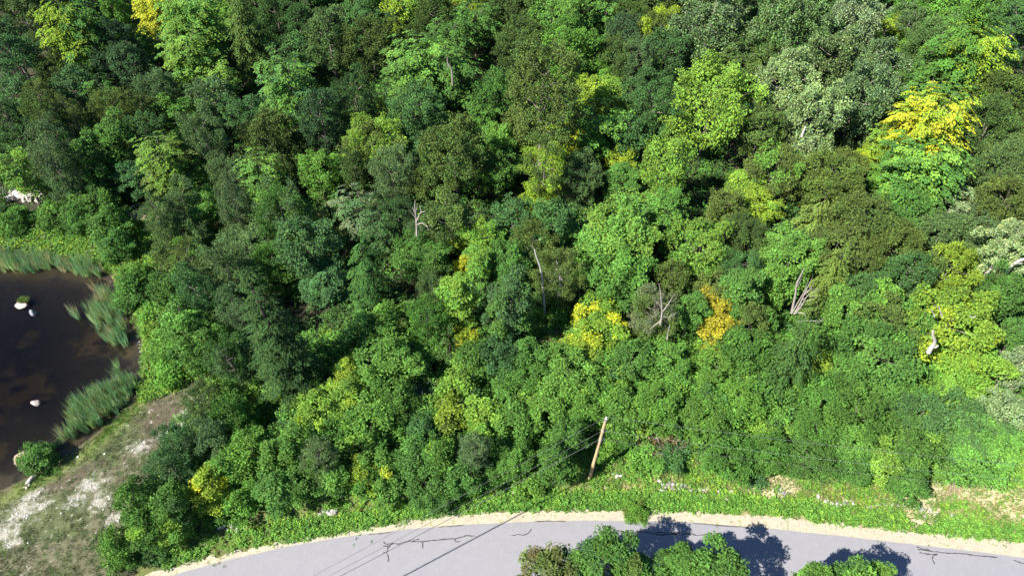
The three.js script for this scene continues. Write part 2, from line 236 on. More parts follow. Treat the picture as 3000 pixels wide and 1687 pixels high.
const herbTuft = [71, 72].map(s => leafCloud(22, s, r => { const a = r() * 6.283, q = Math.sqrt(r()) * 0.26, o = V(Math.cos(a), 0, Math.sin(a)); return { p: o.clone().multiplyScalar(q).add(V(0, 0.1 + 0.2 * r() - q * 0.3, 0)), d: jit(o.clone().multiplyScalar(0.7), r, 0.4), n: jit(V(0, 1, 0), r, 0.6), l: 0.1 + 0.08 * r(), w: 0.07 + 0.05 * r() }; }));
const grassTuft = leafCloud(26, 81, r => { const a = r() * 6.283, q = Math.sqrt(r()) * 0.2, o = V(Math.cos(a), 0, Math.sin(a)); return { p: o.clone().multiplyScalar(q), d: jit(V(o.x * 0.5, 0.9, o.z * 0.5), r, 0.35), n: jit(V(o.z, 0.2, -o.x), r, 0.5), l: 0.18 + 0.16 * r(), w: 0.022 + 0.016 * r() }; });
const reedTuft = [91, 92].map(s => leafCloud(15, s, r => { const a = r() * 6.283, q = Math.sqrt(r()) * 0.22, o = V(Math.cos(a), 0, Math.sin(a)); return { p: o.clone().multiplyScalar(q).add(V(0, -0.2, 0)), d: jit(V(0, 1, 0), r, 0.22), n: jit(V(0, 0, 1), r, 0.9), l: 1.5 + 1 * r(), w: 0.04 + 0.025 * r() }; }));

const up = V(0, 1, 0), mtx = new THREE.Matrix4();
function place(p, n, dir, s, squash = 1) { // matrix with y along n and z near dir
  const y = n.clone().normalize(), x = y.clone().cross(dir).normalize(), z = x.clone().cross(y);
  return new THREE.Matrix4().makeBasis(x.multiplyScalar(s), y.multiplyScalar(s * squash), z.multiplyScalar(s)).setPosition(p);
}
// the crown of a tree, centred on the origin, half width a, half height b: where its twigs sit, and the limbs that bear them
function crownOf(kind, a, b, r, dens = 1) {
  const out = [], limbs = [], big = Math.max(0.55, Math.min(1.35, 0.45 + 0.16 * a));
  if (kind === 'c' || kind === 'h') {
    const soft = kind === 'h', dy = soft ? 0.6 : 0.7; let az = r() * 6;
    for (let y = -b; y < b; y += dy * (0.75 + 0.5 * r())) {
      const t = (y + b) / (2 * b), R = a * (soft ? Math.pow(1 - t, 0.6) * (0.85 + 0.15 * t) : Math.pow(1 - t, 0.85)) + 0.15, nb = Math.max(4, Math.round(R * (soft ? 3.4 : 3.8) + 2));
      for (let k = 0; k < nb; k++) {
        az += 2.399; const len = R * (0.72 + 0.42 * r()), o = V(Math.cos(az), 0, Math.sin(az)), slope = (soft ? -0.12 : -0.3) + 0.5 * t + 0.14 * (r() - 0.5), lob = 0.8 + 0.4 * r();
        for (let q = len; q > Math.max(0.2, len * 0.18); q -= 0.5) { const f = q / len, sy = y + slope * q + (soft ? -0.12 : 0.1) * q * f, sd = (r() - 0.5) * 0.5 * q; out.push({ p: V(o.x * q - o.z * sd, sy, o.z * q + o.x * sd), n: jit(V(o.x * 0.25, 1, o.z * 0.25), r, 0.2), d: V(o.x, slope + (soft ? -0.15 : 0), o.z), s: big * (0.85 + 0.4 * r()), lob, o }); }
      }
    }
    out.push({ p: V(0, b, 0), n: V(1, 0.2, 0), d: V(0, 1, 0), s: 0.8, lob: 1, o: up });
    return { out, limbs };
  }
  if (kind === 'b') {
    const layers = Math.max(4, Math.round(2 * b / 0.85)); let az = r() * 6;
    for (let i = 0; i < layers; i++) {
      const t = (i + 0.5) / layers, y0 = lerp(-0.85 * b, 0.8 * b, t), e = lerp(-0.85, 0.85, t), R = a * Math.sqrt(Math.max(0.08, 1 - Math.pow(Math.abs(e), 2.2))), nb = Math.max(4, Math.round(R * 2.4 + 2));
      for (let k = 0; k < nb; k++) {
        az += 2.399; const len = R * (0.7 + 0.45 * r()), rise = 0.12 + 0.75 * t * t, o = V(Math.cos(az), 0, Math.sin(az)), lob = 0.78 + 0.44 * r(), y = y0 + (r() - 0.5) * 0.6;
        limbs.push(V(o.x * len * 0.8, y + rise * len * 0.7, o.z * len * 0.8));
        for (let q = len; q > Math.max(0.3, len * 0.35); q -= 0.6 * big) { const w = (len - q) * 0.45 + 0.15, nn = w > 0.6 ? 2 : 1; for (let s = 0; s < nn; s++) { const sd = (r() - 0.5) * 2 * w; out.push({ p: V(o.x * q - o.z * sd, y + rise * q - 0.1 * q * q / len + 0.15 * (r() - 0.5), o.z * q + o.x * sd), n: jit(V(o.x * 0.3, 1, o.z * 0.3), r, 0.22), d: V(o.x - o.z * sd / (w + 0.3) * 0.7, rise * 0.5 - 0.1, o.z + o.x * sd / (w + 0.3) * 0.7), s: big * (0.85 + 0.35 * r()), lob, o }); } }
      }
    }
    return { out, limbs };
  }
  const cfg = { m: [13, 4, 0.56, 0.36, 0.33], o: [20, 5, 0.62, 0.3, 0.27], p: [18, 7, 0.58, 0.34, 0.3], a: [18, 6, 0.5, 0.5, 0.26], s: [9, 3, 0.55, 0.3, 0.4], u: [12, 4.5, 0.46, 0.5, 0.25] }[kind];
  const K = Math.round(cfg[0] + cfg[1] * a * Math.sqrt(b / a)), low = kind === 's' ? -0.6 : -0.85, off = r() * 6;
  for (let i = 0; i < K; i++) {
    const y = lerp(0.98, low, (i + 0.4 * r()) / K), q = Math.sqrt(Math.max(0, 1 - y * y)), az = off + i * 2.399 + 0.5 * (r() - 0.5), f = (cfg[2] + cfg[3] * r()) * (1 + 0.22 * (r() - 0.5)), o = V(Math.cos(az) * q, y, Math.sin(az) * q), wild = 0.64 + 0.52 * noise(o.x * 1.7 + off * 9, o.y * 1.7 + o.z * 2.3 + 20);
    const drop = o.y < 0 && kind !== 's' ? 1.45 : 1, c = V(o.x * a * f * wild, o.y * b * f * wild * drop, o.z * a * f * wild), L = Math.max(0.4, a * cfg[4] * (0.75 + 0.55 * r())), Ly = L * (kind === 'u' ? 1.7 : kind === 'p' ? 1.35 : kind === 'm' ? 0.6 : 0.9), lob = 0.8 + 0.4 * r();
    limbs.push(c);
    for (let k = 0; k < (kind === 'a' ? 1 : kind === 'u' ? 3 : 2); k++) { // shoots that stand out of the bough
      const w = jit(o.clone().multiplyScalar(0.9).addScaledVector(up, kind === 'u' ? 1.1 : 0.45), r, 0.6).normalize(), len = L * (0.95 + 0.85 * r());
      for (let q = len; q > L * 0.75; q -= 0.33 * big) out.push({ p: V(c.x + w.x * q, c.y + w.y * q * 0.9, c.z + w.z * q), n: jit(w.clone().multiplyScalar(0.3).addScaledVector(up, 0.7), r, 0.4), d: w.clone(), s: big * (0.55 + 0.25 * r()), lob: lob * 1.04, o });
    }
    const n = Math.ceil(dens * (kind === 'a' ? 0.75 : kind === 'u' ? 1.7 : kind === 'p' ? 1.35 : 1) * 3.7 * L * L / (0.62 * big * big)) + 2;
    for (let k = 0; k < n; k++) {
      const v = unit(r).addScaledVector(o, 0.9).addScaledVector(up, 0.3).normalize(), g = kind === 'a' ? Math.cbrt(r()) * 1.1 : (0.5 + 0.62 * r()) * (r() < 0.12 ? 1.4 : 1);
      out.push({ p: V(c.x + v.x * L * g, c.y + v.y * Ly * g, c.z + v.z * L * g), n: jit(v.clone().multiplyScalar(0.8).addScaledVector(up, 0.35), r, 0.25), d: jit(o.clone(), r, 0.5), s: big * (0.8 + 0.4 * r()), lob, o });
    }
  }
  return { out, limbs };
}
const bark = { grey: [0.16, 0.14, 0.12], dark: [0.06, 0.045, 0.035], white: [0.48, 0.45, 0.41], dead: [0.34, 0.305, 0.27], pale: [0.26, 0.235, 0.2] };
const barkMat = Object.fromEntries(Object.entries(bark).map(([k, c]) => [k, new THREE.MeshStandardMaterial({ color: rgb(c), roughness: 0.9 })]));
const REACH = { '<': [-0.8, 0, 0.2], '>': [0.8, 0, -0.2], '^': [0, 1, 0], v: [0, -0.5, 0.9], '+': null };
let nTris = 0; const CROWNS = {};
function crownGeo(kind, a, b, variant, ratio, op) { // one mesh of all the leaves; colours are relative to the tree's own
  const r = rngOf(Math.round(a * 1000 + b * 77) + variant * 131 + kind.charCodeAt(0)), { out, limbs } = crownOf(kind, a, b, r), rd = REACH[op], pos = [], col = [], idx = [], v = V(0, 0, 0);
  out.forEach((e, n) => {
    const g = TWIG[kind][n % 3], P = g.attributes.position, C = g.attributes.color, M = place(e.p, e.n, e.d, e.s), k = e.lob * (0.84 + 0.32 * r()), h = (r() - 0.5) * 0.12, b0 = pos.length / 3; let c = [1, 1, 1];
    if (ratio) { const w = rd ? (e.p.x / a) * rd[0] + (e.p.y / b) * rd[1] + (e.p.z / a) * rd[2] + (r() - 0.5) * 0.5 + (e.lob - 1) * 1.2 : (e.lob - 1.05) * 4 + (r() - 0.5) * 0.4; const k2 = smooth(-0.1, 0.4, w); c = ratio.map(v => 1 + (v - 1) * k2); }
    for (let i = 0; i < P.count; i++) { v.fromBufferAttribute(P, i).applyMatrix4(M); pos.push(v.x, v.y, v.z); col.push(C.getX(i) * k * c[0] * (1 + h), C.getY(i) * k * c[1], C.getZ(i) * k * c[2] * (1 - h)); }
    for (let i = 0; i < g.index.count; i++) idx.push(g.index.getX(i) + b0);
  });
  const geo = new THREE.BufferGeometry(); geo.setAttribute('position', new THREE.Float32BufferAttribute(pos, 3)); geo.setAttribute('color', new THREE.Float32BufferAttribute(col, 3)); geo.setIndex(idx); nTris += idx.length / 3;
  return { geo, limbs };
}

function buildTree(o) { // o: centre (world), a, b, kind, col, name, label, category, group, barkKey
  const seed = Math.round(o.px * 31 + o.py * 977), r = rngOf(seed), gy = groundY(o.centre.x, o.centre.z), base = V(o.centre.x, gy, o.centre.z);
  const t = thing(o.name, base, o.label, o.category, o.group), cy = o.centre.y - gy;
  const m = /^(\w)(?:([<>^v+])(\w))?$/.exec(o.col), c1 = ALB[m[1]], c2 = m[3] ? ALB[m[3]] : null;
  const qa = Math.exp(Math.round(Math.log(o.a) / 0.36) * 0.36), qb = qa * Math.exp(Math.round(Math.log(o.b / o.a) / 0.5) * 0.5), variant = 'mop'.includes(o.kind) && !m[3] ? seed % 2 : 0, key = [o.kind, qa.toFixed(2), qb.toFixed(2), variant, c2 ? o.col : ''].join();
  const { geo, limbs } = CROWNS[key] ??= crownGeo(o.kind, qa, qb, variant, c2 ? c2.map((v, k) => v / c1[k]) : null, m[2]);
  const ka = o.a / qa, kb = o.b / qb, turn = m[2] && m[2] !== '+' ? (r() - 0.5) * 0.5 : r() * 6.283, warm = c1[0] > 0.25 ? 0.3 : 1;
  const f = 0.88 + 0.24 * r(), col = new THREE.Color().setRGB(c1[0] * f * (1 + warm * 0.14 * (r() - 0.3)), c1[1] * f, c1[2] * f * (0.85 + 0.3 * r()));
  const mat = o.kind === 'c' || o.kind === 'h' ? needleMat : o.kind === 'a' ? glossMat : leafMat;
  const crown = copies('crown', geo, mat, [{ m: new THREE.Matrix4(), c: col }], t); crown.position.y = cy; crown.rotation.y = turn; crown.scale.set(ka, kb, ka);
  const H = cy + o.b * (o.kind === 'c' || o.kind === 'h' ? 0.95 : 0.55), w = 0.035 + 0.018 * H, lean = V((r() - 0.5) * 0.08 * H, 0, (r() - 0.5) * 0.08 * H);
  const trunkAt = f => V(lean.x * Math.sin(f * 3.1), H * f, lean.z * Math.sin(f * 2.6)), gs = [limb([-0.03, 0.25, 0.5, 0.75, 1].map(trunkAt), [1.25, 0.9, 0.7, 0.45, 0.12].map(k => k * w), 7)];
  const every = Math.ceil(limbs.length / 18);
  limbs.forEach((l, i) => { if (i % every) return; const e = l.clone().multiply(V(ka, kb, ka)).applyAxisAngle(up, turn); e.y += cy; const f = clamp((e.y - 0.45 * Math.hypot(e.x, e.z)) / H, 0.15, 0.92), s = trunkAt(f), mid = s.clone().lerp(e, 0.5).add(V(0, -0.05 * e.distanceTo(s), 0)); gs.push(limb([s, mid, e], [w * 0.42 * (1.1 - f), w * 0.26, w * 0.08], 4)); });
  part('trunk', mergeGeometries(gs), barkMat[o.bark ?? (o.kind === 'c' || o.kind === 'h' ? 'dark' : o.kind === 'a' ? 'pale' : 'grey')], t);
  return t;
}
// ---------- the trees: where each crown stands in an enlarged view of the photograph (centre, width, height), its habit and colour ----------
const VIEWS = [[0, 0, `
20 180 180 400 o D
60 -60 380 360 o N
50 320 260 300 m T
10 240 200 300 o N
330 -90 400 360 m D
640 -80 380 360 o T
930 -90 360 340 m G
1900 -90 420 380 o N
2300 -90 420 380 m D
280 140 330 340 m N
480 110 270 300 o T
600 300 430 400 b X>G | yellow-lime beech-like tree with layered sprays near the upper left corner @ the yellow-lime tree near the upper left corner
700 70 230 220 o T
880 120 210 300 u B | narrow light green tree just left of the yellow tree on the top edge @ the narrow light green tree by the top edge
1180 120 290 330 b Y | bright yellow tree with feathery sprays cut by the top edge, upper left @ the yellow tree cut by the top edge
1480 200 430 380 b L+B | broad lime green feathery tree right of the yellow tree on the top edge @ the broad lime tree near the top edge
1730 90 190 240 b L
900 340 270 330 o T
1180 360 280 200 b G
1440 470 340 380 b L+G
1640 610 270 280 b L+B | small vivid lime tree at the foot of the lime feathery group, upper left @ the small vivid lime tree
1880 330 340 580 h N | tall dull dark evergreen-looking tree in the upper left quarter @ the tall dark tree of the upper left
2080 120 300 320 o D
2260 210 220 430 o D
2470 280 340 400 o S | large round grey-green tree near the top, a third of the way across @ the round grey-green tree by the top
2200 430 320 280 m E
2200 730 400 500 b B+E | bright emerald pointed tree with upswept sprays, left of centre in the upper part @ the bright emerald pointed tree
120 460 340 350 o E
300 410 230 240 p S
440 550 240 260 o N
650 570 230 240 o E
800 480 250 280 o T
1000 490 280 320 m T
1190 720 310 280 p S
1345 640 130 170 m E
1590 770 350 300 o S
330 760 210 320 p O
560 710 340 280 m E
130 730 260 280 m E
60 900 180 300 o D
370 960 260 380 p O
575 920 230 420 p O
465 1080 260 320 p S
790 730 190 240 b G
860 870 310 340 p O
1050 840 260 270 o O
1275 860 140 320 u B | slender bright green sapling with upright shoots in the left upper forest @ the slender bright green sapling
1450 910 270 270 u G
1760 860 210 250 m E
1920 870 270 310 o E
1540 1060 300 420 p S
910 1070 350 360 u G
1130 1040 270 340 o E
1300 1090 210 220 b B
1260 1260 370 380 b L+O | yellow-green tree with layered sprays above the strip between pond and forest @ the yellow-green layered tree left of centre
190 1110 310 320 o D
120 1290 300 300 m G+L
420 1260 300 400 p S
650 1210 270 360 u G
1020 1330 230 240 m E
640 1390 340 220 m E
2060 1060 390 380 o O
2430 900 340 440 o T | big dark teal oak-like tree left of the upper centre @ the big dark teal tree
2200 1160 270 270 o N
1985 1340 320 340 b B+L | fluffy lime-tinged bright tree a quarter of the way across at mid height @ the fluffy lime-tinged tree
2400 1290 290 320 m B | bright emerald tree with clumped foliage and dark gaps between its boughs @ the clumped emerald tree
1720 1330 270 320 p S
2160 1310 180 280 o N
1500 1340 270 260 m G
`], [1000, 0, `
30 60 130 160 o D
160 -110 420 360 m G
1250 -110 420 340 o N
1650 -110 420 360 m E
2050 -110 420 340 m D
2450 -110 420 340 o N
480 50 330 230 m X>B | yellow-lime tree cut by the top edge, left of the middle @ the yellow-lime tree on the top edge
170 140 260 260 m E
430 150 210 180 o T
405 225 150 150 o X+O
215 330 410 340 o N
700 120 280 280 o N
980 40 320 180 o O+X
1010 190 320 280 b G
820 300 300 300 b G+B | mid green tree with upswept spiky sprays near the top, left of the middle @ the spiky upswept tree
640 560 560 460 b G+B | very broad feathery green tree in the upper centre with its right side in shade @ the broad feathery tree of the upper centre
900 650 330 350 b G
580 280 210 220 o N
1300 70 350 220 o N
1460 80 240 190 o O+B
1650 140 370 350 m B+G
1350 330 420 320 o N
1720 370 390 400 m G+B | bright green tree of separate flat boughs with a dark right side, top centre @ the flat-boughed tree of the top centre
1450 360 140 170 m L
1850 60 150 180 p S
2000 130 270 240 b B
2180 150 230 280 o N
2400 60 330 220 o N
2400 260 330 320 o O+X | olive tree with a lime cap and rounded crown near the top, right of the middle @ the olive tree with a lime cap
2150 270 300 270 o T
2080 450 270 320 m N
2230 480 240 340 p S
2450 440 340 350 o E
1530 710 540 760 o O+N | tall oval olive tree standing high in the upper centre @ the tall oval olive tree
1150 740 360 350 o G
1940 540 280 230 m B
1790 590 130 200 m L+X
1910 630 100 140 m Y | small bright yellow treetop right of the tall oval olive tree @ the small yellow treetop
1970 760 430 320 m X>L pale | yellow-lime round crown with bare pale limbs right of the tall oval olive tree @ the yellow-lime crown with bare limbs
2330 790 370 440 o E | round blue-green tree beside the largest lime tree, right of centre @ the round blue-green tree
1930 970 440 280 b B
2170 1010 300 320 m E
1680 1060 340 280 b Y<X | bright yellow tree of thin sprays in the middle of the upper forest @ the bright yellow tree in mid forest
1500 1120 160 140 m Y+X
1530 1280 330 420 p O+X | narrow olive-lime tree hanging below the bright yellow tree in mid forest @ the narrow olive-lime tree
100 780 310 430 o D
560 880 450 420 o E | grey-teal round tree with a deep dark right flank, left of the upper centre @ the grey-teal round tree
335 830 130 320 m X+O
1080 870 300 260 b G
950 750 220 220 m B
260 1080 460 320 o L+O | light olive-lime broad round tree left of centre @ the broad light olive tree
90 1290 180 280 o N
550 1070 340 280 m E
860 1180 490 490 o O+N | broad olive-brown round tree in the centre, above the left dead snag @ the broad olive-brown tree
390 1300 350 320 p S
620 1360 240 240 o O
1200 1080 260 260 m B
1240 1230 270 230 m G
1380 1010 270 260 o O
1160 1320 280 280 o G
1790 1330 370 290 p S
2110 1200 240 170 m X+Y dead | small lime tree flecked yellow with a bare grey branch, left of the lower lime tree @ the small yellow-flecked tree
2110 1350 270 230 m G
2440 1250 320 480 m L | lower of the two big lime trees right of centre, narrow and hanging @ the lower big lime tree
`], [2000, 0, `
220 790 580 560 m L | largest lime green tree, broad and clumpy, right of the upper centre @ the largest lime tree
200 260 540 440 a S
2570 330 240 420 m G
300 -110 480 380 a S
800 -110 480 380 o T
1250 -110 460 380 m D
1700 -110 460 380 m G
2150 -120 460 380 o E
2520 -110 400 380 o T
800 230 500 480 a S | tall grey-green loose-leaved tree near the top, second of the pale group from the left @ the second pale loose-leaved tree
1270 200 430 380 a P | pale loose-leaved tree at the right end of the grey-green group by the top @ the right-hand pale loose-leaved tree
440 520 400 320 b N+O
90 480 260 180 m G
790 630 420 480 a P
1150 500 410 410 a S
1460 530 410 410 a S
1350 760 470 410 a S
950 890 430 430 a P | palest loose-leaved tree, at the centre of the grey-green group upper right @ the palest loose-leaved tree
1450 970 310 220 o S
900 1150 310 280 a P
1560 230 210 220 m X+O
1720 180 270 280 o S pale
1620 90 170 150 m B
2000 130 430 320 m B
2260 80 350 280 m G
2460 280 340 620 m E
1910 340 370 280 p S
2080 520 540 440 b X<G | wide beech-like tree with yellow sprays over green in the upper right @ the yellow-sprayed tree of the upper right
1630 330 190 170 m L
1850 780 500 230 b G
2340 770 410 360 o N
2260 1000 430 440 o N
1830 1010 500 450 b Y+X | large bright yellow tree with flaring sprays near the right edge @ the large yellow tree by the right edge
1440 1200 230 180 m X+Y
1570 1080 280 280 b L
1800 1290 560 260 b G+L
2410 1280 390 350 p S
2490 1090 210 260 o O
1210 1260 310 220 o O
700 1290 410 340 o O+B
1110 1380 500 260 o O
2080 1410 170 130 a W | pale whitish-leaved treetop low on the right, in front of dull green trees @ the whitish treetop
460 1410 280 190 m L
1570 1390 310 220 m B
590 990 320 420 m N
`], [0, 563, `
110 225 280 190 s G
420 190 280 210 s G
610 210 260 280 s G
840 270 320 330 s G | dark-sided green bush above the lime strip at the pond's upper right corner @ the dark-sided bush by the pond corner
890 420 260 270 s G
15 170 100 160 s D
720 50 300 180 m G
1240 230 260 480 p S | tall grey-green slender tree at the right edge of the lime strip @ the tall slender tree by the lime strip
1380 130 250 340 p S
1560 140 290 310 m G
1400 350 330 310 p S
1310 450 240 260 o O
1780 120 270 390 p S
2150 210 430 430 p G+S
2480 140 220 320 h N | small dull dark conifer above the middle of the left half @ the small dull conifer
2310 410 420 430 m E
1860 440 420 340 p S
1560 330 190 160 m B
1440 530 230 420 p O+B
1750 630 340 410 p S
2440 690 330 260 m E
2060 560 300 300 p G
1040 770 330 330 s G
1300 750 270 310 u G
1500 800 330 430 p E
1610 940 120 270 m B | thin bright green sapling left of the big dark spruce @ the thin bright sapling
1200 980 340 290 s L+B
1400 1060 340 420 u G+B
1530 1190 330 390 m G
1270 1190 310 310 s B
1340 1330 330 240 s B
1000 650 220 200 s B
2070 1090 480 1080 c K | largest dark spruce, tall and pointed, right of the pond @ the largest spruce
1800 980 280 380 p S
1740 1290 300 400 p G+S
`], [1000, 563, `
110 150 330 310 b P+E | pale emerald tree with fine upswept sprays left of the left dead snag @ the pale upswept tree
270 310 270 280 b E
420 180 270 320 o D
570 330 160 220 p S
800 200 350 420 m N+O
200 620 340 560 h D | dark drooping conifer left of centre with a black gap on its right @ the dark conifer left of centre
600 470 370 280 m G
1060 350 270 320 m L+B
880 370 140 170 m X | small yellow-tinged sapling in the centre right of the dark conifer @ the small yellow-tinged sapling
1300 240 330 340 m E
1600 240 370 400 u E
1500 70 250 160 o X+O
1450 400 340 340 p O white | upper crown of the white-trunked birch in the centre, dull olive @ the white-trunked birch
1640 640 350 400 p O white | lower olive birch with a bare white trunk under its left side @ the lower birch
1270 550 330 340 m G
1280 880 410 510 u E+G | broad mid green tree in the middle, left of the brown fallen brush @ the broad green tree in the middle
2100 310 610 440 m L+B | broad light green tree with flat clumps right of the birches @ the broad light green tree
2060 600 500 320 m B
2150 770 330 310 m G
2460 140 270 340 m B
1040 560 200 320 u L+B
925 555 130 170 m Y | small bright yellow leaf cluster of a tree left of the birches @ the small yellow cluster
880 800 270 500 u L+B | narrow vivid lime tree left of the middle with yellow leaves at its foot @ the narrow vivid lime tree
945 1085 220 120 m X+A | low yellow and orange leafy bush under the narrow vivid lime tree @ the yellow and orange bush
700 570 220 260 m G
680 710 210 220 p S
380 980 340 310 u B+O
650 970 270 340 p G
150 1060 260 280 m G
1950 990 410 370 m L+Y | lime tree flecked with golden yellow clumps, lower centre @ the gold-flecked lime tree
1860 1190 300 240 m X+B
2350 930 340 410 p W+O pale | half-bare grey-brown tree with thin pale branches, right of the gold-flecked tree @ the half-bare grey tree
2480 650 270 270 o O
820 1180 180 280 h K | small dark conifer below the yellow and orange bush @ the small dark conifer
1000 1260 270 270 m G
350 1290 490 370 m B+G | broad bright green tree left of centre, above the roadside thicket @ the broad bright green tree
1200 1250 310 310 m E
1400 1260 310 310 m G
1560 1320 230 170 m L
1710 1370 410 220 m B
2200 1260 310 310 m G
2450 1300 340 310 m B
50 1350 200 220 m X+G | yellowing leafy bush right of the largest spruce @ the yellowing bush by the spruce
1350 1380 310 220 m G
`], [2000, 563, `
330 140 270 270 m O
550 110 290 220 m X+L | yellow-lime treetop right of the lower big lime tree @ the yellow-lime treetop right of centre
130 400 420 390 m L+B
440 340 370 280 o N
415 590 290 310 p E | dull teal round tree left of the right-hand dead snags @ the dull teal round tree
810 480 430 370 m B | bright emerald tree of broad clumps above the right-hand dead snags @ the emerald clumps above the snags
690 730 310 320 u B
1050 140 340 320 h O
1340 240 500 310 o O+N
1150 440 390 340 m O
1360 530 270 270 o O
1600 400 370 310 o O
1970 320 430 280 o S
1700 140 340 280 m G
2050 70 340 220 a P
2400 100 340 310 o O
2250 220 250 220 o S
2430 440 350 500 a P white | pale-leaved tree with a thick white broken limb at the right edge @ the pale tree with a white limb
2010 590 370 330 o X+O | olive-yellow round tree above the yellow-green tree at right @ the olive-yellow round tree
1120 640 270 430 h O | soft green conifer right of the right-hand dead snags @ the soft green conifer
240 730 290 250 m O+A | upper part of a tree with amber yellow leaves, right of the half-bare grey tree @ the upper amber tree
270 970 310 300 m A+O | bright amber yellow tree below the other amber one, lower right centre @ the lower amber tree
225 1230 150 160 m A+X | small amber yellow bush under the two amber trees @ the small amber bush
440 760 270 430 u G
70 910 220 410 u G
500 1010 340 320 o O+G
1000 850 220 220 h O
1420 790 400 350 u E+B
1700 630 340 310 o E
1190 880 280 280 u B
1580 1000 560 380 o O+G
1500 1210 560 430 m G+B
2030 1000 560 480 m L+X pale | large yellow-green tree with a broken white limb, lower right @ the yellow-green tree with a broken limb
2150 1260 500 310 m L+B
2080 720 170 180 m X
2380 790 310 370 u G
2350 620 260 220 m E
850 1230 400 620 h K | dark grey-green hemlock-like conifer in the lower right, rising from the thicket @ the dark conifer of the lower right
1040 1310 130 210 m X | small lime-yellow bush right of the dark conifer, lower right @ the small lime-yellow bush
450 1200 340 340 m G
250 1340 340 220 m B
620 1340 310 260 m G
2480 1110 220 310 m G
2500 1340 210 260 a P
1250 1360 310 280 m G
`], [0, 1125, `
290 560 235 215 s G | lone round green bush at the edge of the pond beside its long shadow @ the lone pond bush
1550 160 270 310 p S
1340 480 290 310 p E
1560 430 340 340 p S
1760 270 330 320 p G
1870 450 250 270 m B
1290 650 310 310 p E
1580 800 270 290 m X+Y | bright yellow bush left of the bottom, above the road @ the bright yellow bush
1060 890 290 340 m G
1310 910 270 340 m G+D
1110 1090 270 270 m G+L
1310 1070 220 220 m L+G
930 1240 340 300 s G | round green bush at the meadow corner by the road's left end @ the green bush at the meadow corner
1140 1270 210 160 s E
1700 670 270 280 m B
1920 560 340 320 m B
2160 530 340 340 u B+G
2430 570 250 340 p S
2090 790 310 310 m G
2320 710 340 310 m G
2520 720 200 260 m B
1800 860 310 270 m B
2470 180 360 290 m L+X | yellow-lime leafy tree right of the largest spruce, above the thicket @ the yellow-lime tree by the spruce
1620 970 270 220 s G
2330 330 260 220 m G
`], [1000, 1125, `
60 90 250 270 m L+X
230 260 410 340 u B+G
430 130 310 310 m G
800 240 270 260 m X+O | olive bush tinged yellow and orange in the lower centre thicket @ the orange-tinged bush
1080 260 330 300 u L+B | lime green leafy tree in the lower centre thicket @ the lime tree of the lower thicket
610 330 220 220 m E
560 560 330 310 m G
1000 520 210 290 p S | dull grey-green slim bush among bright ones, left of the pole @ the grey-green slim bush
740 560 270 270 m G+L
240 640 340 220 m B+Y | bright bush with scattered yellow and orange leaves above the road's crack @ the bush with scattered yellow leaves
140 730 200 220 m X+G
330 760 310 220 m B
640 780 330 230 m G
900 690 330 310 u G
1300 310 340 310 u G
1550 200 340 310 u B
1300 560 310 280 m G
1420 720 270 190 s B | low round light green bush left of the foot of the pole @ the low round bush by the pole
1620 600 270 310 m G
1720 420 280 280 m G
1850 170 340 270 m B
2120 180 340 270 u G
2380 160 340 270 m B
1130 690 220 200 m G
2120 440 200 150 s G
2290 600 260 150 s B
2480 600 250 210 s E
1980 540 220 190 s B
2230 975 160 70 s B+O | low feathery green shrub sticking out over the sandy road shoulder @ the low shrub on the sandy shoulder
1540 1410 390 290 u O+R | olive treetop with brown-tinged leaves, leftmost at the bottom edge of the road @ the brown-tinged treetop
2010 1310 440 320 u G+E | large green treetop reaching up from the bottom edge over the road @ the large bottom treetop
2180 1390 240 230 u O+G
1790 1410 300 250 u G
2330 1430 260 180 u E
2480 1400 290 240 u G
`], [2000, 1125, `
180 250 360 310 m G
420 130 300 260 m B
1060 130 310 260 u G
1300 240 410 340 m G+B
1500 120 310 220 m G
1790 240 400 310 m E
2150 340 500 270 m E
2050 120 340 220 m L
2440 230 340 310 a P
1700 440 400 220 m G+L
2260 510 500 270 m B
650 570 310 270 m G
360 610 340 220 m G
950 600 310 230 m G
1480 640 210 240 m L
1600 680 210 220 s E
1700 770 310 220 m G
1290 650 300 220 m G
1270 430 350 240 m B
1000 380 330 260 m G
560 760 120 90 s E
260 1440 480 280 u G
20 1360 240 230 u G
990 1475 160 160 u G+B | small light green treetop at the bottom edge between two shadows @ the small bottom treetop
1290 1510 340 180 u G+B | broad light green treetop at the bottom edge, farthest right @ the right bottom treetop
1480 1440 150 100 m B
`]];
const NAMES = { u: ['broadleaf_tree', 'upswept leafy tree', 'tree'], m: ['broadleaf_tree', 'clumpy tree', 'tree'], b: ['broadleaf_tree', 'feathery tree', 'tree'], o: ['broadleaf_tree', 'round-crowned tree', 'tree'], p: ['slender_tree', 'slender fine-leaved tree', 'tree'], a: ['aspen_tree', 'loose-leaved tree', 'tree'], c: ['spruce_tree', 'spruce', 'tree'], h: ['evergreen_tree', 'drooping conifer', 'tree'], s: ['bush', 'bush', 'bush'] };
const COLOUR = { K: 'very dark green', D: 'dark green', T: 'dark teal', E: 'blue-green', S: 'grey-green', O: 'olive', N: 'dull dark', G: 'mid green', B: 'bright green', L: 'lime', X: 'yellow-lime', Y: 'yellow', A: 'amber', P: 'pale grey-green', R: 'brownish', W: 'greyish' };
const TREES = [];
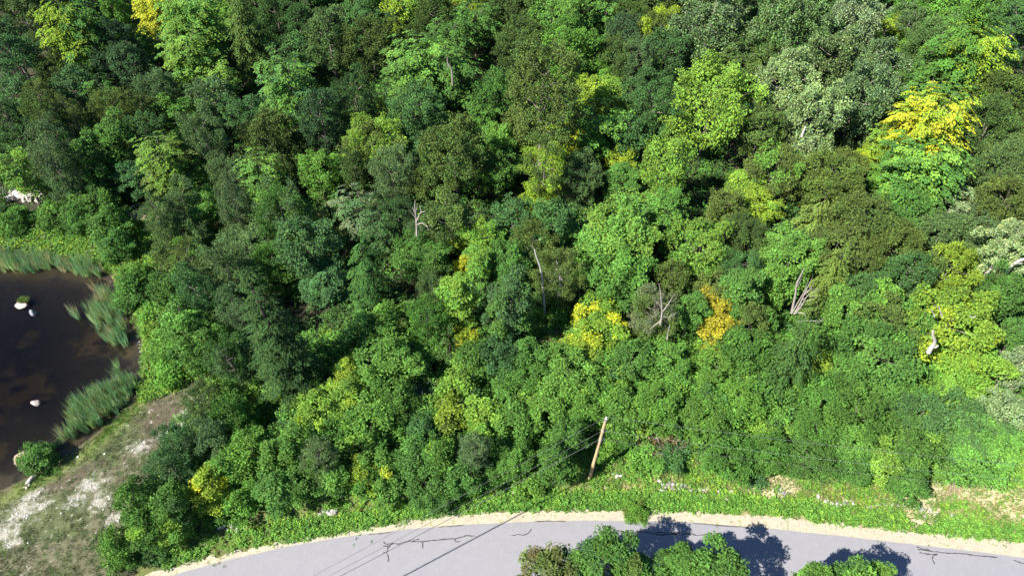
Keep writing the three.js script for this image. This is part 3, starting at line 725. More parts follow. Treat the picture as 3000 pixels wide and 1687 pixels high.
for (const [ox, oy, rows] of VIEWS) for (const row of rows.trim().split('\n')) {
  const [head, tail] = row.split('|'), [cx, cy, w, h, kind, col, barkKey] = head.trim().split(/\s+/), [label, mark] = (tail ?? '').split('@').map(s => s.trim());
  const t = { px: ox + cx / 2.576, py: oy + cy / 2.576, w: w / 2.576, h: h / 2.576, kind, col, bark: barkKey, label: label || null, mark: mark || null };
  // the crown's real size from its size in the view, its height above the ground from its own size
  if (t.px > 1690 && t.py > 1310 && t.py < 1450 && !t.label) { t.py -= 16; t.h *= 0.82; }
  let p = hit(t.px, t.py, 5);
  for (let i = 0; i < 5; i++) {
    const v = p.clone().sub(EYE), D = v.dot(FW), sinD = -v.y / v.length(), cosD = Math.sqrt(1 - sinD * sinD), a = t.w / 2 * D / FOC, e = t.h / 2 * v.length() / FOC;
    t.a = a; t.b = clamp(Math.sqrt(Math.max(0, e * e - (a * sinD) ** 2)) / cosD, (kind === 's' ? 0.55 : 0.75) * a, (kind === 'c' ? 3.1 : 2.1) * a);
    if (!'ch'.includes(kind)) { t.b *= 1.06; }
    const near = smooth(45, 75, D); t.H = kind === 's' ? t.b * 1.5 : kind === 'c' || kind === 'h' ? 2 * t.b + 0.8 : 2 * t.b / lerp(0.88, 0.74, near);
    if (t.py > 1590 && t.px > 1400) t.H += 4;
    p = hit(t.px, t.py, t.H - t.b);
  }
  t.centre = p; [t.name, t.form, t.category] = NAMES[kind]; if (/ bush /.test(' ' + (t.label ?? '').split(/ (?:near|with|by|above|below|beside|right|left|in|under|at) /)[0] + ' ')) [t.name, , t.category] = NAMES.s; TREES.push(t);
}
{ // labels: the marked ones have their own; each other is told by its colour, form and place beside a marked one
  const marks = TREES.filter(t => t.mark).map(t => ({ x: t.px, y: t.py, text: t.mark }));
  marks.push({ x: 1218, y: 615, text: 'the left dead snag' }, { x: 2350, y: 870, text: 'the right-hand dead snags' }, { x: 1755, y: 1300, text: 'the utility pole' }, { x: 380, y: 970, text: 'the middle reed bed' }, { x: 1625, y: 950, text: 'the brown fallen brush' }, { x: 2795, y: 1425, text: 'the brown fan of dead twigs' }, { x: 75, y: 575, text: 'the white rocks on the left' });
  const used = new Set(TREES.filter(t => t.label).map(t => t.label));
  const size = t => { const k = t.w * t.h; return k < 9000 ? 'small ' : k > 25000 ? 'big ' : ''; };
  for (const t of TREES) {
    if (t.label) continue;
    const m = /^(\w)(?:([<>^v+])(\w))?$/.exec(t.col), c = COLOUR[m[1]] + (m[3] && COLOUR[m[3]] !== COLOUR[m[1]] ? (m[2] === '+' ? ' and ' : ' ') + COLOUR[m[3]] : '');
    const colour = m[3] && m[2] !== '+' ? `${COLOUR[m[1]]} and ${COLOUR[m[3]]}` : c;
    const near = marks.map(k => ({ ...k, d: Math.hypot(k.x - t.px, (k.y - t.py) * 1.1) })).sort((a, b) => a.d - b.d);
    for (const far of [0, 1, 2, 3, 4, 5]) {
      const k = near[far], dx = t.px - k.x, dy = t.py - k.y, g = Math.atan2(dy, dx) * 180 / Math.PI, where = Math.abs(g) < 25 ? 'right of' : Math.abs(g) > 155 ? 'left of' : g > 65 && g < 115 ? 'below' : g < -65 && g > -115 ? 'above' : g > 0 ? (g < 90 ? 'below and right of' : 'below and left of') : (g > -90 ? 'above and right of' : 'above and left of');
      const text = `${size(t)}${colour} ${t.form} ${k.d < 110 ? 'close ' : ''}${where} ${k.text}`;
      if (!used.has(text) && text.split(' ').length <= 16) { used.add(text); t.label = text; break; }
    }
    t.label ??= `${size(t)}${colour} ${t.form} far ${t.px > 1500 ? 'right' : 'left'}`;
  }
}
for (const t of TREES) buildTree({ ...t, group: { bush: 'bushes along pond, meadow and roadside', spruce_tree: 'conifers among the leafy trees', evergreen_tree: 'conifers among the leafy trees', aspen_tree: 'pale loose-leaved trees of the forest' }[t.name] ?? 'leafy trees of the roadside forest' });
console.log('trees', TREES.length, 'crowns', Object.keys(CROWNS).length, 'leaf triangles', nTris, 'unlabelled far', TREES.filter(t => / far (left|right)$/.test(t.label)).length);

// ---------- undergrowth, herbs, grass, reeds ----------
function scatter(seed, n, box, test) { const r = rngOf(seed), out = []; for (let i = 0; i < n; i++) { const x = lerp(box[0], box[1], r()), z = lerp(box[2], box[3], r()), e = test(x, z, r); if (e) out.push(e); } return out; }
const tint = (c, r, k = 0.3) => { const f = 1 - k / 2 + k * r(); return new THREE.Color().setRGB(c[0] * f * (0.92 + 0.16 * r()), c[1] * f, c[2] * f); };
const stuff = (name, geo, mat, list, label, category) => tag(copies(numbered(name), geo, mat, list, scene), label, category, null, 'stuff');
{
  const gaps = [[410, 605, 45], [60, 580, 60], [900, 915, 65], [1245, 850, 65], [700, 440, 45], [2175, 450, 60], [1194, 800, 55], [2480, 830, 45], [670, 840, 40], [1480, 540, 50], [1420, 190, 50], [380, 120, 50], [330, 230, 50], [1590, 620, 40]];
  const list = scatter(501, 200000, [-70, 70, -120, -22], (x, z, r) => {
    const d = sandDist(x, z); if (d < 4.2 || (x < -9 && z > -75 && (polyDist(meadow, x, z) > -0.6 || polyDist(lakeside, x, z) > -0.5 || pondDist(x, z) > -1.5))) return null;
    const near = smooth(26, 9, d), k = r(); if (k > lerp(0.14, 0.85, near)) return null;
    const top = lerp(0.9, 0.5 + 2.7 * smooth(0.32, 0.62, fbm(x * 0.42, z * 0.42 + 60)), near) * smooth(4.4, 7.5, d) + 0.3, hgt = Math.pow(r(), 0.6) * top;
    const p = V(x, groundY(x, z) + hgt + 0.1, z); if (!inView(p, 120)) return null; const q = toPx(p); if (gaps.some(g => Math.hypot(q[0] - g[0], q[1] - g[1]) < g[2]) && r() < 0.7) return null;
    const n = fbm(x * 0.5 + 70, z * 0.5), c = near > 0.35 ? (n < 0.4 ? ALB.G : n < 0.56 ? ALB.B : n < 0.6 ? ALB.E : ALB.L) : [ALB.D, ALB.N, ALB.G][Math.floor(r() * 3)];
    return { m: place(p, jit(V(0, 1, 0.3), r, 0.5), unit(r), lerp(1, 0.65, near) * (0.85 + 0.5 * r())), c: tint(c, r, 0.5) };
  });
  console.log('undergrowth', list.length);
  stuff('undergrowth', TWIG.m[0], leafMat, list, 'tangled green undergrowth between the tree trunks', 'undergrowth');
  const verge = scatter(502, 52000, [-28, 50, -45, -14], (x, z, r) => {
    const d = sandDist(x, z), n = fbm(x * 0.9, z * 0.9), edge = 0.05 + 0.5 * (fbm(x * 1.6, 3) - 0.5); if (d < edge + 0.1 * r() || d > 5.5) return null;
    const bank = smooth(1.3, 2, d) * smooth(5, 4, d), right = smooth(4, 26, x); if (bank > 0.3 && r() < bank * lerp(0.62, 0.5, right) + smooth(0.5, 0.62, n) * 0.35 * bank) return null;
    if (x < -13 && r() < smooth(-13, -26, x) * 0.5) return null;
    const s = inPatches(straw, x, z); if (s > 0.3 && r() < 0.85) return null;
    const p = V(x, groundY(x, z) + (bank > 0.5 ? 0.05 : 0.12 * r()), z); if (!inView(p)) return null;
    const k = r(), c = bank > 0.4 ? (k < 0.3 + 0.2 * right ? ALB.L : k < 0.4 + 0.2 * right ? ALB.X : ALB.B) : (k < 0.6 ? ALB.B : k < 0.75 + 0.1 * right ? ALB.L : ALB.G);
    return { m: place(p, jit(V(0, 1, 0), r, 0.25), unit(r), 0.75 + 0.6 * r()), c: tint(c, r, 0.4) };
  });
  stuff('roadside_herbs', herbTuft[0], leafMat, verge, 'low bright green leafy herbs between the sandy shoulder and the trees', 'herbs');
  const spill = scatter(507, 9000, [-28, 50, -45, -14], (x, z, r) => {
    const d = sandDist(x, z); if (d > 0.1 || d < -1.15 || r() > 0.06 + 0.25 * smooth(-0.3, 0, d) + 0.12 * smooth(0.55, 0.7, fbm(x * 1.1, z + 5))) return null;
    const p = V(x, 0.012, z); if (!inView(p)) return null; return { m: place(p, jit(V(0, 1, 0), r, 0.3), unit(r), 0.22 + 0.3 * r(), 0.7), c: tint(r() < 0.5 ? [0.2, 0.24, 0.08] : ALB.G, r, 0.5) };
  });
  stuff('verge_weeds', herbTuft[1], leafMat, spill, 'small scattered weeds growing on the sandy road shoulder', 'weeds');
  const bankGrass = scatter(503, 30000, [0, 52, -42, -15], (x, z, r) => {
    const d = sandDist(x, z); if (d < 1.2 || d > 5.2) return null; const right = smooth(2, 24, x); if (r() > 0.25 + 0.6 * right) return null;
    const p = V(x, groundY(x, z), z); if (!inView(p)) return null; const k = r();
    return { m: place(p, jit(V(0, 1, 0), r, 0.15), unit(r), 0.8 + 0.6 * r()), c: tint(k < 0.5 ? [0.2, 0.3, 0.06] : k < 0.75 ? ALB.B : [0.42, 0.36, 0.16], r) };
  });
  stuff('bank_grass', grassTuft, leafMat, bankGrass, 'pale yellow-green grass on the stony bank above the road', 'grass');
  const mead = scatter(504, 46000, [-60, -8, -50, -14], (x, z, r) => {
    const m = polyDist(meadow, x, z); if (m < -0.3) return null; const p = V(x, groundY(x, z), z); if (!inView(p)) return null;
    const g = inPatches(gravel, x, z), dt = inPatches(dirt, x, z), sh = pondDist(x, z), n = fbm(x * 0.6, z * 0.6); if (r() < g * 0.75 || r() < dt * 0.5 || n + 0.3 * r() < 0.45) return null;
    const wet = smooth(-2.6, -0.8, sh), k = r(); if (sh > -0.2) return null;
    const c = k > 0.955 ? ALB.B : k < wet ? (r() < 0.6 ? [0.16, 0.23, 0.045] : ALB.B) : k < 0.5 ? [0.1, 0.125, 0.055] : k < 0.8 ? [0.08, 0.12, 0.04] : [0.19, 0.165, 0.09];
    return { m: place(p, jit(V(0, 1, 0), r, 0.3), unit(r), (0.45 + 0.4 * r()) * (1 + 0.5 * wet) * (k > 0.955 ? 1.7 : 1), 0.5), c: tint(c, r, 0.5) };
  });
  stuff('meadow_grass', grassTuft, leafMat, mead, 'thin short grass and moss on the bare clearing beside the pond', 'grass');
  const lake = scatter(505, 30000, [-66, -14, -72, -24], (x, z, r) => {
    const l = polyDist(lakeside, x, z); if (l < -0.4 || pondDist(x, z) > -0.25) return null; const p = V(x, groundY(x, z) + 0.1 * r(), z); if (!inView(p)) return null;
    const k = r(), n = fbm(x * 0.5 + 9, z * 0.5); return { m: place(p, jit(V(0, 1, 0), r, 0.3), unit(r), 0.9 + 0.9 * r()), c: tint(k < 0.4 ? ALB.L : k < 0.55 ? ALB.X : n > 0.55 && k < 0.75 ? ALB.P : ALB.B, r, 0.5) };
  });
  stuff('shore_herbs', herbTuft[1], leafMat, lake, 'lime green herbs on the strip between the pond reeds and the trees', 'herbs');
  const pebbles = scatter(506, 26000, [-60, -8, -50, -14], (x, z, r) => {
    const g = inPatches(gravel, x, z), m = polyDist(meadow, x, z); if (m < -0.5 || r() > g * g * 0.45 + 0.012 || fbm(x * 3.1, z * 3.1 + 17) < 0.42) return null;
    const p = V(x, groundY(x, z) + 0.015, z); if (!inView(p)) return null; const v = 0.32 + 0.3 * r();
    return { m: place(p, jit(V(0, 1, 0), r, 0.4), unit(r), 0.035 + 0.1 * r() * r(), 0.6), c: new THREE.Color().setRGB(v, v * 0.94, v * 0.88) };
  });
  stuff('pebbles', new THREE.DodecahedronGeometry(1, 0), new THREE.MeshStandardMaterial({ color: 0xffffff, roughness: 0.9 }), pebbles, 'pale pebbles strewn over the bare patches of the clearing', 'pebbles');
}
{ // reed beds standing in the pond
  const beds = [
    ['long reed bed lining the far edge of the pond on the left', [[-60, 745], [0, 745], [120, 752], [230, 768], [310, 778], [318, 800], [290, 812], [240, 812], [150, 795], [60, 800], [0, 795], [-60, 795]], 3.4],
    ['middle reed bed on the right shore of the pond, ragged towards the water', [[285, 850], [335, 862], [360, 905], [385, 960], [385, 1000], [355, 1020], [320, 1012], [305, 975], [275, 960], [268, 925], [280, 895]], 2.6],
    ['dense reed bed on the lower right shore beside the clearing', [[345, 1120], [400, 1115], [408, 1145], [370, 1195], [320, 1225], [262, 1262], [225, 1270], [205, 1240], [200, 1200], [250, 1175], [275, 1135]], 3.4],
    ['small reed tuft in the water just below the dense reed bed', [[178, 1285], [205, 1272], [212, 1285], [192, 1296]], 2.4],
    ['loose reeds standing in open water left of the middle reed bed', [[240, 905], [262, 900], [266, 912], [246, 918]], 1.2],
    ['single thin reed clump alone in the water, left of the middle bed', [[218, 928], [226, 926], [228, 936], [220, 938]], 2],
    ['thin reeds between the middle and the lower reed bed', [[335, 1085], [352, 1075], [360, 1100], [345, 1118]], 1.8]];
  beds.forEach(([label, poly, dens], i) => {
    const q = poly.map(([x, y]) => plane(x, y, WATER)), xs = q.map(p => p.x), zs = q.map(p => p.z), box = [Math.min(...xs) - 1, Math.max(...xs) + 1, Math.min(...zs) - 1, Math.max(...zs) + 1], area = (box[1] - box[0]) * (box[3] - box[2]);
    const list = scatter(600 + i, Math.round(area * dens * 2.8), box, (x, z, r) => {
      const d = polyDist(q, x, z) + (fbm(x * 1.3, z * 1.3 + i) - 0.5) * 1.6; if (d < 0 || (d < 0.5 && r() < 0.5)) return null;
      return { m: place(V(x, WATER - 0.1, z), jit(V(0.05, 1, 0.02), r, 0.1), unit(r), 0.75 + 0.4 * r()), c: tint(r() < 0.14 ? [0.5, 0.46, 0.26] : r() < 0.5 ? [0.24, 0.44, 0.22] : [0.33, 0.48, 0.2], r, 0.5) };
    });
    tag(copies(numbered('reed_bed'), reedTuft[i % 2], leafMat, list, scene), label, 'reeds', 'reed beds of the pond', 'stuff');
  });
}

// ---------- stones ----------
const stoneMat = [[0.3, 0.28, 0.28], [0.4, 0.36, 0.34], [0.22, 0.2, 0.21], [0.52, 0.47, 0.43]].map(c => new THREE.MeshStandardMaterial({ color: rgb(c), roughness: 0.9, bumpMap: sandTex, bumpScale: 0.02 }));
function stoneGeo(seed, sx, sy, sz, detail = 2, rough = 0.35) {
  const g = new THREE.IcosahedronGeometry(1, detail), p = g.attributes.position, r = rngOf(seed), cuts = Array.from({ length: 12 }, () => ({ n: unit(r), k: 0.42 + 0.4 * r() }));
  for (let i = 0; i < p.count; i++) { const v = V(p.getX(i), p.getY(i), p.getZ(i)); for (const c of cuts) { const o = v.dot(c.n) - c.k; if (o > 0) v.addScaledVector(c.n, -o); } v.multiplyScalar(1 + rough * 0.3 * (noise(v.x * 3 + seed, v.y * 3 + v.z * 2) - 0.5)); p.setXYZ(i, v.x * sx, v.y * sy, v.z * sz); }
  g.computeVertexNormals(); return g;
}
const stones8 = Array.from({ length: 8 }, (_, i) => stoneGeo(700 + i, 1, 0.72, 0.85, 1));
function boulder(px, py, sx, sy, sz, seed, mat, label, y = WATER, turn = 0) { const p = plane(px, py, y); const m = part(numbered('boulder'), stoneGeo(seed, sx, sy, sz, 3), mat, scene); m.position.copy(p); m.rotation.y = turn; return tag(m, label, 'boulder', 'boulders in and beside the pond'); }
const pinkStone = new THREE.MeshStandardMaterial({ color: rgb([0.36, 0.31, 0.29]), roughness: 0.9 });
boulder(60, 895, 0.85, 0.42, 0.6, 11, pinkStone, 'flat pale boulder in the pond with grass growing on its top');
boulder(97, 919, 0.42, 0.62, 0.38, 17, new THREE.MeshStandardMaterial({ color: rgb([0.26, 0.27, 0.29]), roughness: 0.85 }), 'pointed grey boulder in the pond right of the grassy one');
boulder(103, 1181, 0.55, 0.36, 0.42, 23, pinkStone, 'pinkish flat-topped boulder alone in the lower pond above the reed tuft');
boulder(58, 1344, 0.7, 0.3, 0.85, 31, new THREE.MeshStandardMaterial({ color: rgb([0.4, 0.3, 0.22]), roughness: 0.9 }), 'brownish shallow boulder at the waterline left of the lone pond bush');
boulder(93, 1399, 0.3, 0.28, 0.75, 37, stoneMat[1], 'long grey boulder on the grass below the lone pond bush', 0, -0.4);
{ const c = plane(62, 885, WATER + 0.38), list = scatter(77, 36, [c.x - 0.45, c.x + 0.4, c.z - 0.5, c.z - 0.05], (x, z, r) => ({ m: place(V(x, WATER + 0.3, z), jit(V(0, 1, 0), r, 0.2), unit(r), 0.7 + 0.6 * r()), c: tint(r() < 0.6 ? [0.24, 0.27, 0.07] : ALB.B, r, 0.5) })); tag(copies(numbered('grass_tuft'), grassTuft, leafMat, list, scene), 'yellow-green grass tuft on the flat boulder in the pond', 'grass', null, 'stuff'); }
function stonePile(label, spots, rMin, rMax, seed, mats = [0, 1, 2], group = 'stones of the bank above the road') {
  const r = rngOf(seed), pts = spots.map(([x, y]) => hit(x, y)), c = pts.reduce((a, p) => a.add(p), V(0, 0, 0)).divideScalar(pts.length), t = thing('stone_pile', c, label, 'stones', group);
  pts.forEach(p => { const s = lerp(rMin, rMax, r()), m = part('stone', stones8[Math.floor(r() * 8)], stoneMat[mats[Math.floor(r() * mats.length)]], t); m.position.set(p.x - c.x, p.y - c.y + s * 0.25, p.z - c.z); m.rotation.set(r(), r() * 6, r()); m.scale.set(s * (0.8 + 0.6 * r()), s * (0.8 + 0.4 * r()), s); });
}
const along = (seed, x0, y0, x1, y1, n, dy) => { const r = rngOf(seed); return Array.from({ length: n }, (_, i) => { const t = (i + r()) / n; return [lerp(x0, x1, t), lerp(y0, y1, t) + (r() - 0.5) * dy]; }); };
stonePile('row of grey angular stones on the bank right of the pole', along(1, 1930, 1424, 2010, 1432, 20, 26), 0.17, 0.36, 1);
stonePile('pale stones under yellow-green plants, below the row right of the pole', along(2, 2020, 1440, 2145, 1452, 22, 30), 0.13, 0.3, 2, [1, 3, 0]);
stonePile('short line of stones on the bank at the middle of its right half', along(3, 2265, 1436, 2305, 1444, 9, 14), 0.14, 0.28, 3);
stonePile('grey stones showing through grass below the right-hand thicket', along(4, 2390, 1462, 2500, 1478, 18, 22), 0.14, 0.32, 4, [0, 1, 3]);
stonePile('small pale stones on the bank near its right end', along(5, 2540, 1482, 2645, 1492, 14, 24), 0.12, 0.26, 5, [1, 3, 0]);
stonePile('flat pale stones lowest on the bank at far right', along(6, 2690, 1500, 2825, 1520, 22, 26), 0.12, 0.3, 6, [3, 1, 0]);
stonePile('pale flat rock slabs right of the foot of the pole', [[1798, 1390], [1808, 1392], [1818, 1394], [1806, 1398]], 0.2, 0.38, 7, [3, 1]);
stonePile('dark grey stones half hidden by plants below the lower thicket', along(8, 1195, 1472, 1285, 1462, 14, 20), 0.16, 0.34, 8);
stonePile('grey blocks at the foot of the trees near the road bend', along(9, 935, 1502, 985, 1496, 9, 18), 0.2, 0.4, 9);
stonePile('grey stones on the left verge below the yellow bush', along(10, 640, 1540, 700, 1548, 9, 18), 0.16, 0.34, 10, [1, 0, 3]);
stonePile('scattered stones on the verge left of the dark ones', along(11, 1080, 1492, 1165, 1478, 10, 18), 0.13, 0.28, 11);
stonePile('stones under the plants between the verge and the pole', along(12, 1500, 1452, 1600, 1446, 9, 16), 0.12, 0.22, 12, [1, 3]);
stonePile('white rubble above the bushes at the left edge', along(13, 2, 576, 135, 586, 30, 26), 0.3, 0.85, 13, [3, 3, 1], 'pale rubble left of the pond');
stonePile('grey stones in the small clearing above the dark-sided bush', along(14, 385, 608, 415, 615, 7, 20), 0.2, 0.5, 14, [1, 3, 0], 'pale rubble left of the pond');
stonePile('stones along the waterline between the reed beds', along(15, 392, 930, 414, 1060, 16, 26), 0.06, 0.17, 15, [1, 0, 2], 'stones on the pond shore');
stonePile('white stones on the shore grass right of the pond', [[428, 1025], [438, 1023], [433, 1029]], 0.14, 0.24, 16, [3], 'stones on the pond shore');
stonePile('pair of white stones on the clearing below the lone pond bush', [[78, 1430], [84, 1422], [72, 1428]], 0.1, 0.22, 17, [3], 'stones on the clearing');

// ---------- dead trees, fallen brush, broken limbs ----------
function snag(name, label, group, px, py, lines, matKey, parts = 'branch', zOff = 0) { // lines: [points in the view..., thickness in metres at each end, bend towards the viewer]
  const base = hit(px, py, 0); base.z += zOff; const t = name ? thing(name, base, label, 'dead tree', group) : null, z0 = base.z;
  lines.forEach(([pts, w0, w1, bend = 0], i) => { const p = pts.map(([x, y], k) => atZ(x, y, z0 + bend * k).sub(base)), n = p.length; const fine = n > 2 ? new THREE.CatmullRomCurve3(p).getPoints(n * 3) : p; part(i ? parts : 'trunk', limb(fine, fine.map((_, k) => 0.75 * lerp(w0, w1, k / (fine.length - 1))), 6), barkMat[matKey], t); });
  return t;
}
snag('dead_tree', 'bleached forked dead snag standing above the trees left of centre', 'dead trees in the forest', 1221, 690, [
  [[[1221, 690], [1220, 655], [1217, 625], [1215, 600], [1216, 585]], 0.17, 0.03], [[[1219, 640], [1210, 628], [1202, 618], [1196, 612]], 0.09, 0.02, 0.1], [[[1218, 630], [1211, 615], [1207, 605]], 0.07, 0.02, -0.1],
  [[[1220, 648], [1226, 635], [1233, 622], [1244, 620]], 0.12, 0.03, 0.15], [[[1233, 622], [1231, 606], [1229, 600]], 0.06, 0.02], [[[1221, 658], [1238, 654], [1250, 664], [1256, 674]], 0.08, 0.02, 0.2], [[[1250, 664], [1260, 660], [1268, 661]], 0.03, 0.015], [[[1217, 620], [1222, 606], [1220, 596]], 0.05, 0.015]], 'dead', 'branch', 6);
snag('dead_tree', 'thin bare dead stem left of the leaning dead snags on the right', 'dead trees in the forest', 2320, 917, [
  [[[2320, 917], [2326, 890], [2332, 860], [2335, 832], [2343, 815], [2353, 795], [2357, 785]], 0.17, 0.03], [[[2335, 832], [2336, 826]], 0.08, 0.04], [[[2334, 845], [2347, 820], [2352, 806]], 0.04, 0.01]], 'dead', 'branch', 4);
snag('dead_tree', 'leaning cluster of bare dead stems right of centre, bleached and many-branched', 'dead trees in the forest', 2328, 920, [
  [[[2328, 920], [2345, 890], [2358, 860], [2372, 832], [2382, 812]], 0.11, 0.015], [[[2332, 918], [2352, 892], [2364, 870], [2378, 858], [2402, 848]], 0.09, 0.012, 0.1], [[[2322, 916], [2340, 884], [2356, 856], [2364, 838], [2366, 820]], 0.08, 0.01], [[[2350, 880], [2370, 868], [2398, 868]], 0.05, 0.01, 0.1], [[[2356, 865], [2376, 845], [2386, 825]], 0.06, 0.01], [[[2340, 917], [2356, 918], [2366, 935]], 0.06, 0.02, 0.2], [[[2360, 855], [2382, 846], [2404, 847]], 0.04, 0.008], [[[2344, 893], [2372, 880], [2392, 872]], 0.04, 0.008]], 'dead', 'branch', 4);
snag('dead_tree', 'bare fallen pole lying below the leaning dead snags', 'dead trees in the forest', 2333, 942, [[[[2333, 942], [2360, 940], [2385, 940], [2412, 938]], 0.1, 0.03], [[[2385, 940], [2400, 945], [2416, 930]], 0.03, 0.01]], 'dead', 'branch', 4);
function brush(name, label, category, px, py, w, h, n, seed, matKey, leaves, up0 = 0.6, zOff = 0) { // a heap of bare branches with some dead leaves
  const r = rngOf(seed), base = hit(px, py, 0.2); base.z += zOff; const D = base.distanceTo(EYE) / FOC, t = thing(name, base, label, category), W = w * D / 2, Hh = h * D / 2, gs = [], tw = [];
  for (let i = 0; i < n; i++) {
    const a = r() * 6.283, s = V(Math.cos(a) * W * 0.5 * r(), r() * 0.4, Math.sin(a) * Hh * 0.6 * r()), d = V(Math.cos(a) * W, up0 * W * (0.3 + r()), Math.sin(a) * Hh).multiplyScalar(0.5 + 0.7 * r()), e = s.clone().add(d), m = s.clone().lerp(e, 0.5).add(unit(r).multiplyScalar(0.2));
    const f = new THREE.CatmullRomCurve3([s, m, e]).getPoints(5); part('branch', limb(f, f.map((_, k) => lerp(0.055, 0.012, k / 5) * (0.6 + 0.8 * (i % 3) / 2)), 4), barkMat[matKey], t);
    for (let k = 0; k < 3; k++) { const b = m.clone().lerp(e, r()); gs.push(limb([b, b.clone().add(unit(r).multiplyScalar(0.3 + 0.4 * r()).add(V(0, 0.25, 0)))], [0.018, 0.006], 3)); }
  }
  part('twigs', mergeGeometries(gs), barkMat[matKey], t);
  for (let i = 0; i < leaves; i++) { const a = r() * 6.283, q = Math.sqrt(r()); tw.push({ m: place(V(Math.cos(a) * q * W, 0.15 + r() * 0.8, Math.sin(a) * q * Hh * 1.2), jit(V(0, 1, 0), r, 0.5), unit(r), 0.5 + 0.5 * r()), c: tint(r() < 0.75 ? ALB.Z : [0.3, 0.17, 0.07], r, 0.6) }); }
  if (leaves) copies('dead_leaves', TWIG.o[1], leafMat, tw, t).userData.kind = 'stuff';
}
brush('fallen_brush', 'heap of fallen brown brush with bare pale branches in a gap under the birches', 'brush', 1627, 950, 95, 90, 34, 5, 'pale', 70, 0.8, 3);
brush('fallen_brush', 'reddish dead brush in the dark gap right of the dark conifer', 'brush', 1212, 900, 60, 70, 12, 6, 'dark', 40, 0.7, 3.5);
brush('bare_twigs', 'patch of bare grey twigs among green leaves above the lower thicket', 'twigs', 1262, 1062, 80, 50, 26, 7, 'dead', 0, 0.7, 3.5);
brush('bare_twigs', 'pale bare twigs left of the yellowing bush by the spruce', 'twigs', 968, 1128, 40, 60, 12, 8, 'dead', 0, 1.2, 3);
brush('fallen_brush', 'dry tan brush in the thicket right of the utility pole', 'brush', 1930, 1290, 120, 50, 20, 9, 'pale', 60, 0.5, 1);
{ // dead twigs fanning out on the bank
  const base = hit(2788, 1412), t = thing('fan_of_twigs', base, 'brown fan of dead twigs lying on the bare straw bank at far right', 'twigs'), r = rngOf(33);
  for (let i = 0; i < 22; i++) { const e = hit(lerp(2755, 2822, (i + r()) / 22), 1450 + 10 * r()).sub(base), s = V((r() - 0.5) * 0.4, 0.1, 0); e.y += 0.1 + 0.25 * r(); part('branch', limb([s, s.clone().lerp(e, 0.5).add(V(0, 0.15, 0)), e], [0.025, 0.02, 0.008], 4), r() < 0.6 ? barkMat.pale : new THREE.MeshStandardMaterial({ color: rgb([0.3, 0.16, 0.1]), roughness: 0.9 }), t); }
}
// bare limbs that show through crowns, each a part of its tree
function bareLimb(match, lines, matKey = 'white', name = 'bare_limb', front = 0.85) {
  const src = TREES.find(t => t.label === match || t.mark === match), tree = scene.children.find(o => o.userData.label === src.label), z = src.centre.z + src.a * front;
  lines.forEach(([pts, w0, w1]) => { const p = pts.map(([x, y]) => atZ(x, y, z).sub(tree.position)), f = p.length > 2 ? new THREE.CatmullRomCurve3(p).getPoints(p.length * 3) : p; part(name, limb(f, f.map((_, k) => lerp(w0, w1, k / (f.length - 1))), 6), barkMat[matKey], tree); });
}
bareLimb('the yellow-green tree with a broken limb', [[[[2722, 1032], [2730, 1018], [2738, 1008], [2740, 996], [2735, 985], [2735, 968]], 0.22, 0.08], [[[2734, 1018], [2746, 1016], [2750, 1012]], 0.12, 0.06], [[[2788, 1098], [2806, 1090], [2818, 1096]], 0.14, 0.1], [[[2740, 930], [2735, 915], [2728, 905]], 0.05, 0.02], [[[2762, 928], [2756, 910], [2752, 895]], 0.06, 0.02], [[[2843, 925], [2852, 930], [2862, 925]], 0.05, 0.02]], 'white', 'broken_limb', 0.95);
bareLimb('the pale tree with a white limb', [[[[2950, 795], [2965, 778], [2985, 765], [3006, 758]], 0.2, 0.12], [[[2965, 778], [2985, 772], [2998, 772]], 0.08, 0.04]], 'white', 'broken_limb', 0.9);
bareLimb('the lower birch', [[[[1596, 935], [1595, 890], [1592, 855], [1588, 815], [1582, 780], [1571, 750], [1566, 730]], 0.13, 0.06]], 'white', 'bare_trunk', 0.7);
bareLimb('the half-bare grey tree', [[[[1935, 950], [1940, 920], [1938, 880], [1934, 845], [1931, 830]], 0.1, 0.02], [[[1938, 918], [1952, 900], [1968, 875], [1974, 862]], 0.06, 0.01], [[[1938, 900], [1926, 885], [1918, 880]], 0.05, 0.01], [[[1955, 995], [1958, 975], [1962, 955]], 0.08, 0.03], [[[1936, 940], [1916, 955], [1905, 965]], 0.05, 0.01], [[[1940, 925], [1960, 930], [1985, 915]], 0.04, 0.01]], 'dead', 'bare_limb', 1);
bareLimb('the yellow-lime crown with bare limbs', [[[[1733, 325], [1738, 340], [1745, 356]], 0.07, 0.1], [[[1706, 350], [1722, 352], [1740, 362]], 0.05, 0.07]], 'white', 'bare_limb', 1);
bareLimb('the broad feathery tree of the upper centre', [[[[1310, 165], [1312, 185], [1322, 200], [1326, 250]], 0.05, 0.14], [[[1300, 185], [1312, 200]], 0.04, 0.06]], 'pale', 'bare_limb', 1);
bareLimb('the palest loose-leaved tree', [[[[2350, 400], [2355, 385], [2362, 370]], 0.16, 0.08]], 'white', 'bare_limb', 1);
bareLimb('the right-hand pale loose-leaved tree', [[[[2490, 105], [2488, 85], [2492, 70]], 0.12, 0.05]], 'pale', 'bare_limb', 1);

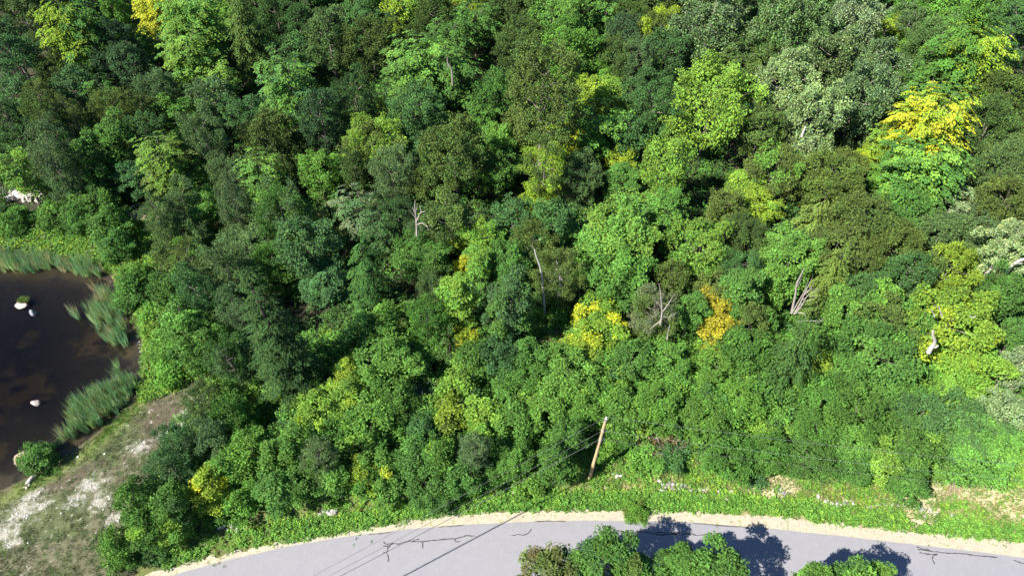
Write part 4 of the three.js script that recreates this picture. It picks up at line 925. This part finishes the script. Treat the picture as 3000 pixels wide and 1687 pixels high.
// ---------- the utility pole and its wires ----------
{
  const foot = hit(1728, 1399), top = atZ(1776, 1226, foot.z), t = thing('utility_pole', foot, 'brown wooden utility pole standing in the thicket above the road', 'utility pole');
  const axis = top.clone().sub(foot), L = axis.length(), N = 256, wood = grain(N, (i, j) => { const v = 0.74 + 0.16 * (noise(i / 5, j / 60) - 0.5) + 0.1 * (hash2(i, j >> 3) - 0.5); return [v, v * 0.86, v * 0.66]; });
  const g = new THREE.CylinderGeometry(0.115, 0.155, L, 16, 6); g.translate(0, L / 2, 0);
  const pole = part('pole', g, new THREE.MeshStandardMaterial({ map: wood, roughness: 0.85 }), t); pole.quaternion.setFromUnitVectors(up, axis.clone().normalize());
  const metal = new THREE.MeshStandardMaterial({ color: rgb([0.45, 0.45, 0.46]), roughness: 0.5, metalness: 0.6 }), china = new THREE.MeshStandardMaterial({ color: rgb([0.75, 0.76, 0.74]), roughness: 0.25 });
  const on = f => axis.clone().multiplyScalar(f);
  const pin = part('insulator', new THREE.LatheGeometry([[0, 0], [0.05, 0], [0.05, 0.07], [0.1, 0.09], [0.085, 0.13], [0.05, 0.14], [0.07, 0.2], [0.03, 0.25], [0, 0.26]].map(p => new THREE.Vector2(...p)), 14), china, t); pin.position.copy(on(1)).y -= 0.02;
  const cap = part('pole_cap', new THREE.CylinderGeometry(0.13, 0.13, 0.3, 14), metal, t); cap.position.copy(on(0.985)); cap.quaternion.copy(pole.quaternion);
  for (const [f, s] of [[0.815, 0.09], [0.685, 0.11], [0.66, 0.1]]) {
    const b = part('bracket', mergeGeometries([new THREE.TorusGeometry(0.14, 0.018, 6, 18).rotateX(Math.PI / 2), new THREE.BoxGeometry(0.3, 0.07, 0.05).translate(0.2, 0, 0.05), new THREE.CylinderGeometry(0.03, 0.03, 0.12, 8).translate(0.33, 0.02, 0.05)]), metal, t); b.position.copy(on(f)); b.quaternion.copy(pole.quaternion); b.rotation.y += 0.4;
  }
  const wireMat = new THREE.MeshStandardMaterial({ color: rgb([0.1, 0.1, 0.1]), roughness: 0.5 }), lightWire = new THREE.MeshStandardMaterial({ color: rgb([0.3, 0.32, 0.31]), roughness: 0.4, metalness: 0.5 });
  const wire = (name, from, to, sag, rad, mat, label) => { const pts = Array.from({ length: 41 }, (_, i) => { const k = i / 40, p = from.clone().lerp(to, k); p.y -= sag * 4 * k * (1 - k); return p; }); const m = part(numbered(name), limb(pts, pts.map(() => rad), 6), mat, scene); tag(m, label, 'wire', 'overhead wires of the utility pole'); };
  const at = f => foot.clone().add(on(f)), A = f => { const p = at(f); return p.add(V(0, f > 0.95 ? 0.24 : 0, 0)); };
  // to the left the wires cross the road and leave at the bottom; to the right they leave at the right edge
  const leftEnd = (px, py, h) => plane(px, py, h);
  const along44 = (p, dy) => p.clone().add(V(-44 * Math.cos(0.497), dy, 44 * Math.sin(0.497)));
  wire('wire', A(1), along44(A(1), -2.6), 0.35, 0.014, wireMat, 'topmost wire from the pole down left across the road');
  wire('wire', at(0.815), along44(A(1), -3.1), 0.35, 0.014, wireMat, 'second wire from the pole down left across the road');
  wire('wire', at(0.685), along44(A(1), -3.7), 0.4, 0.024, wireMat, 'lowest thick cable from the pole down left across the road');
  wire('wire', A(1), leftEnd(3300, 1390, A(1).y), 0.5, 0.009, lightWire, 'topmost wire from the pole towards the right edge');
  wire('wire', at(0.815), leftEnd(3300, 1436, at(0.815).y), 0.5, 0.009, lightWire, 'second wire from the pole towards the right edge');
  wire('wire', at(0.685), leftEnd(3300, 1470, at(0.685).y), 0.5, 0.011, wireMat, 'lowest cable from the pole towards the right edge');
}
renderer.render(scene, camera);
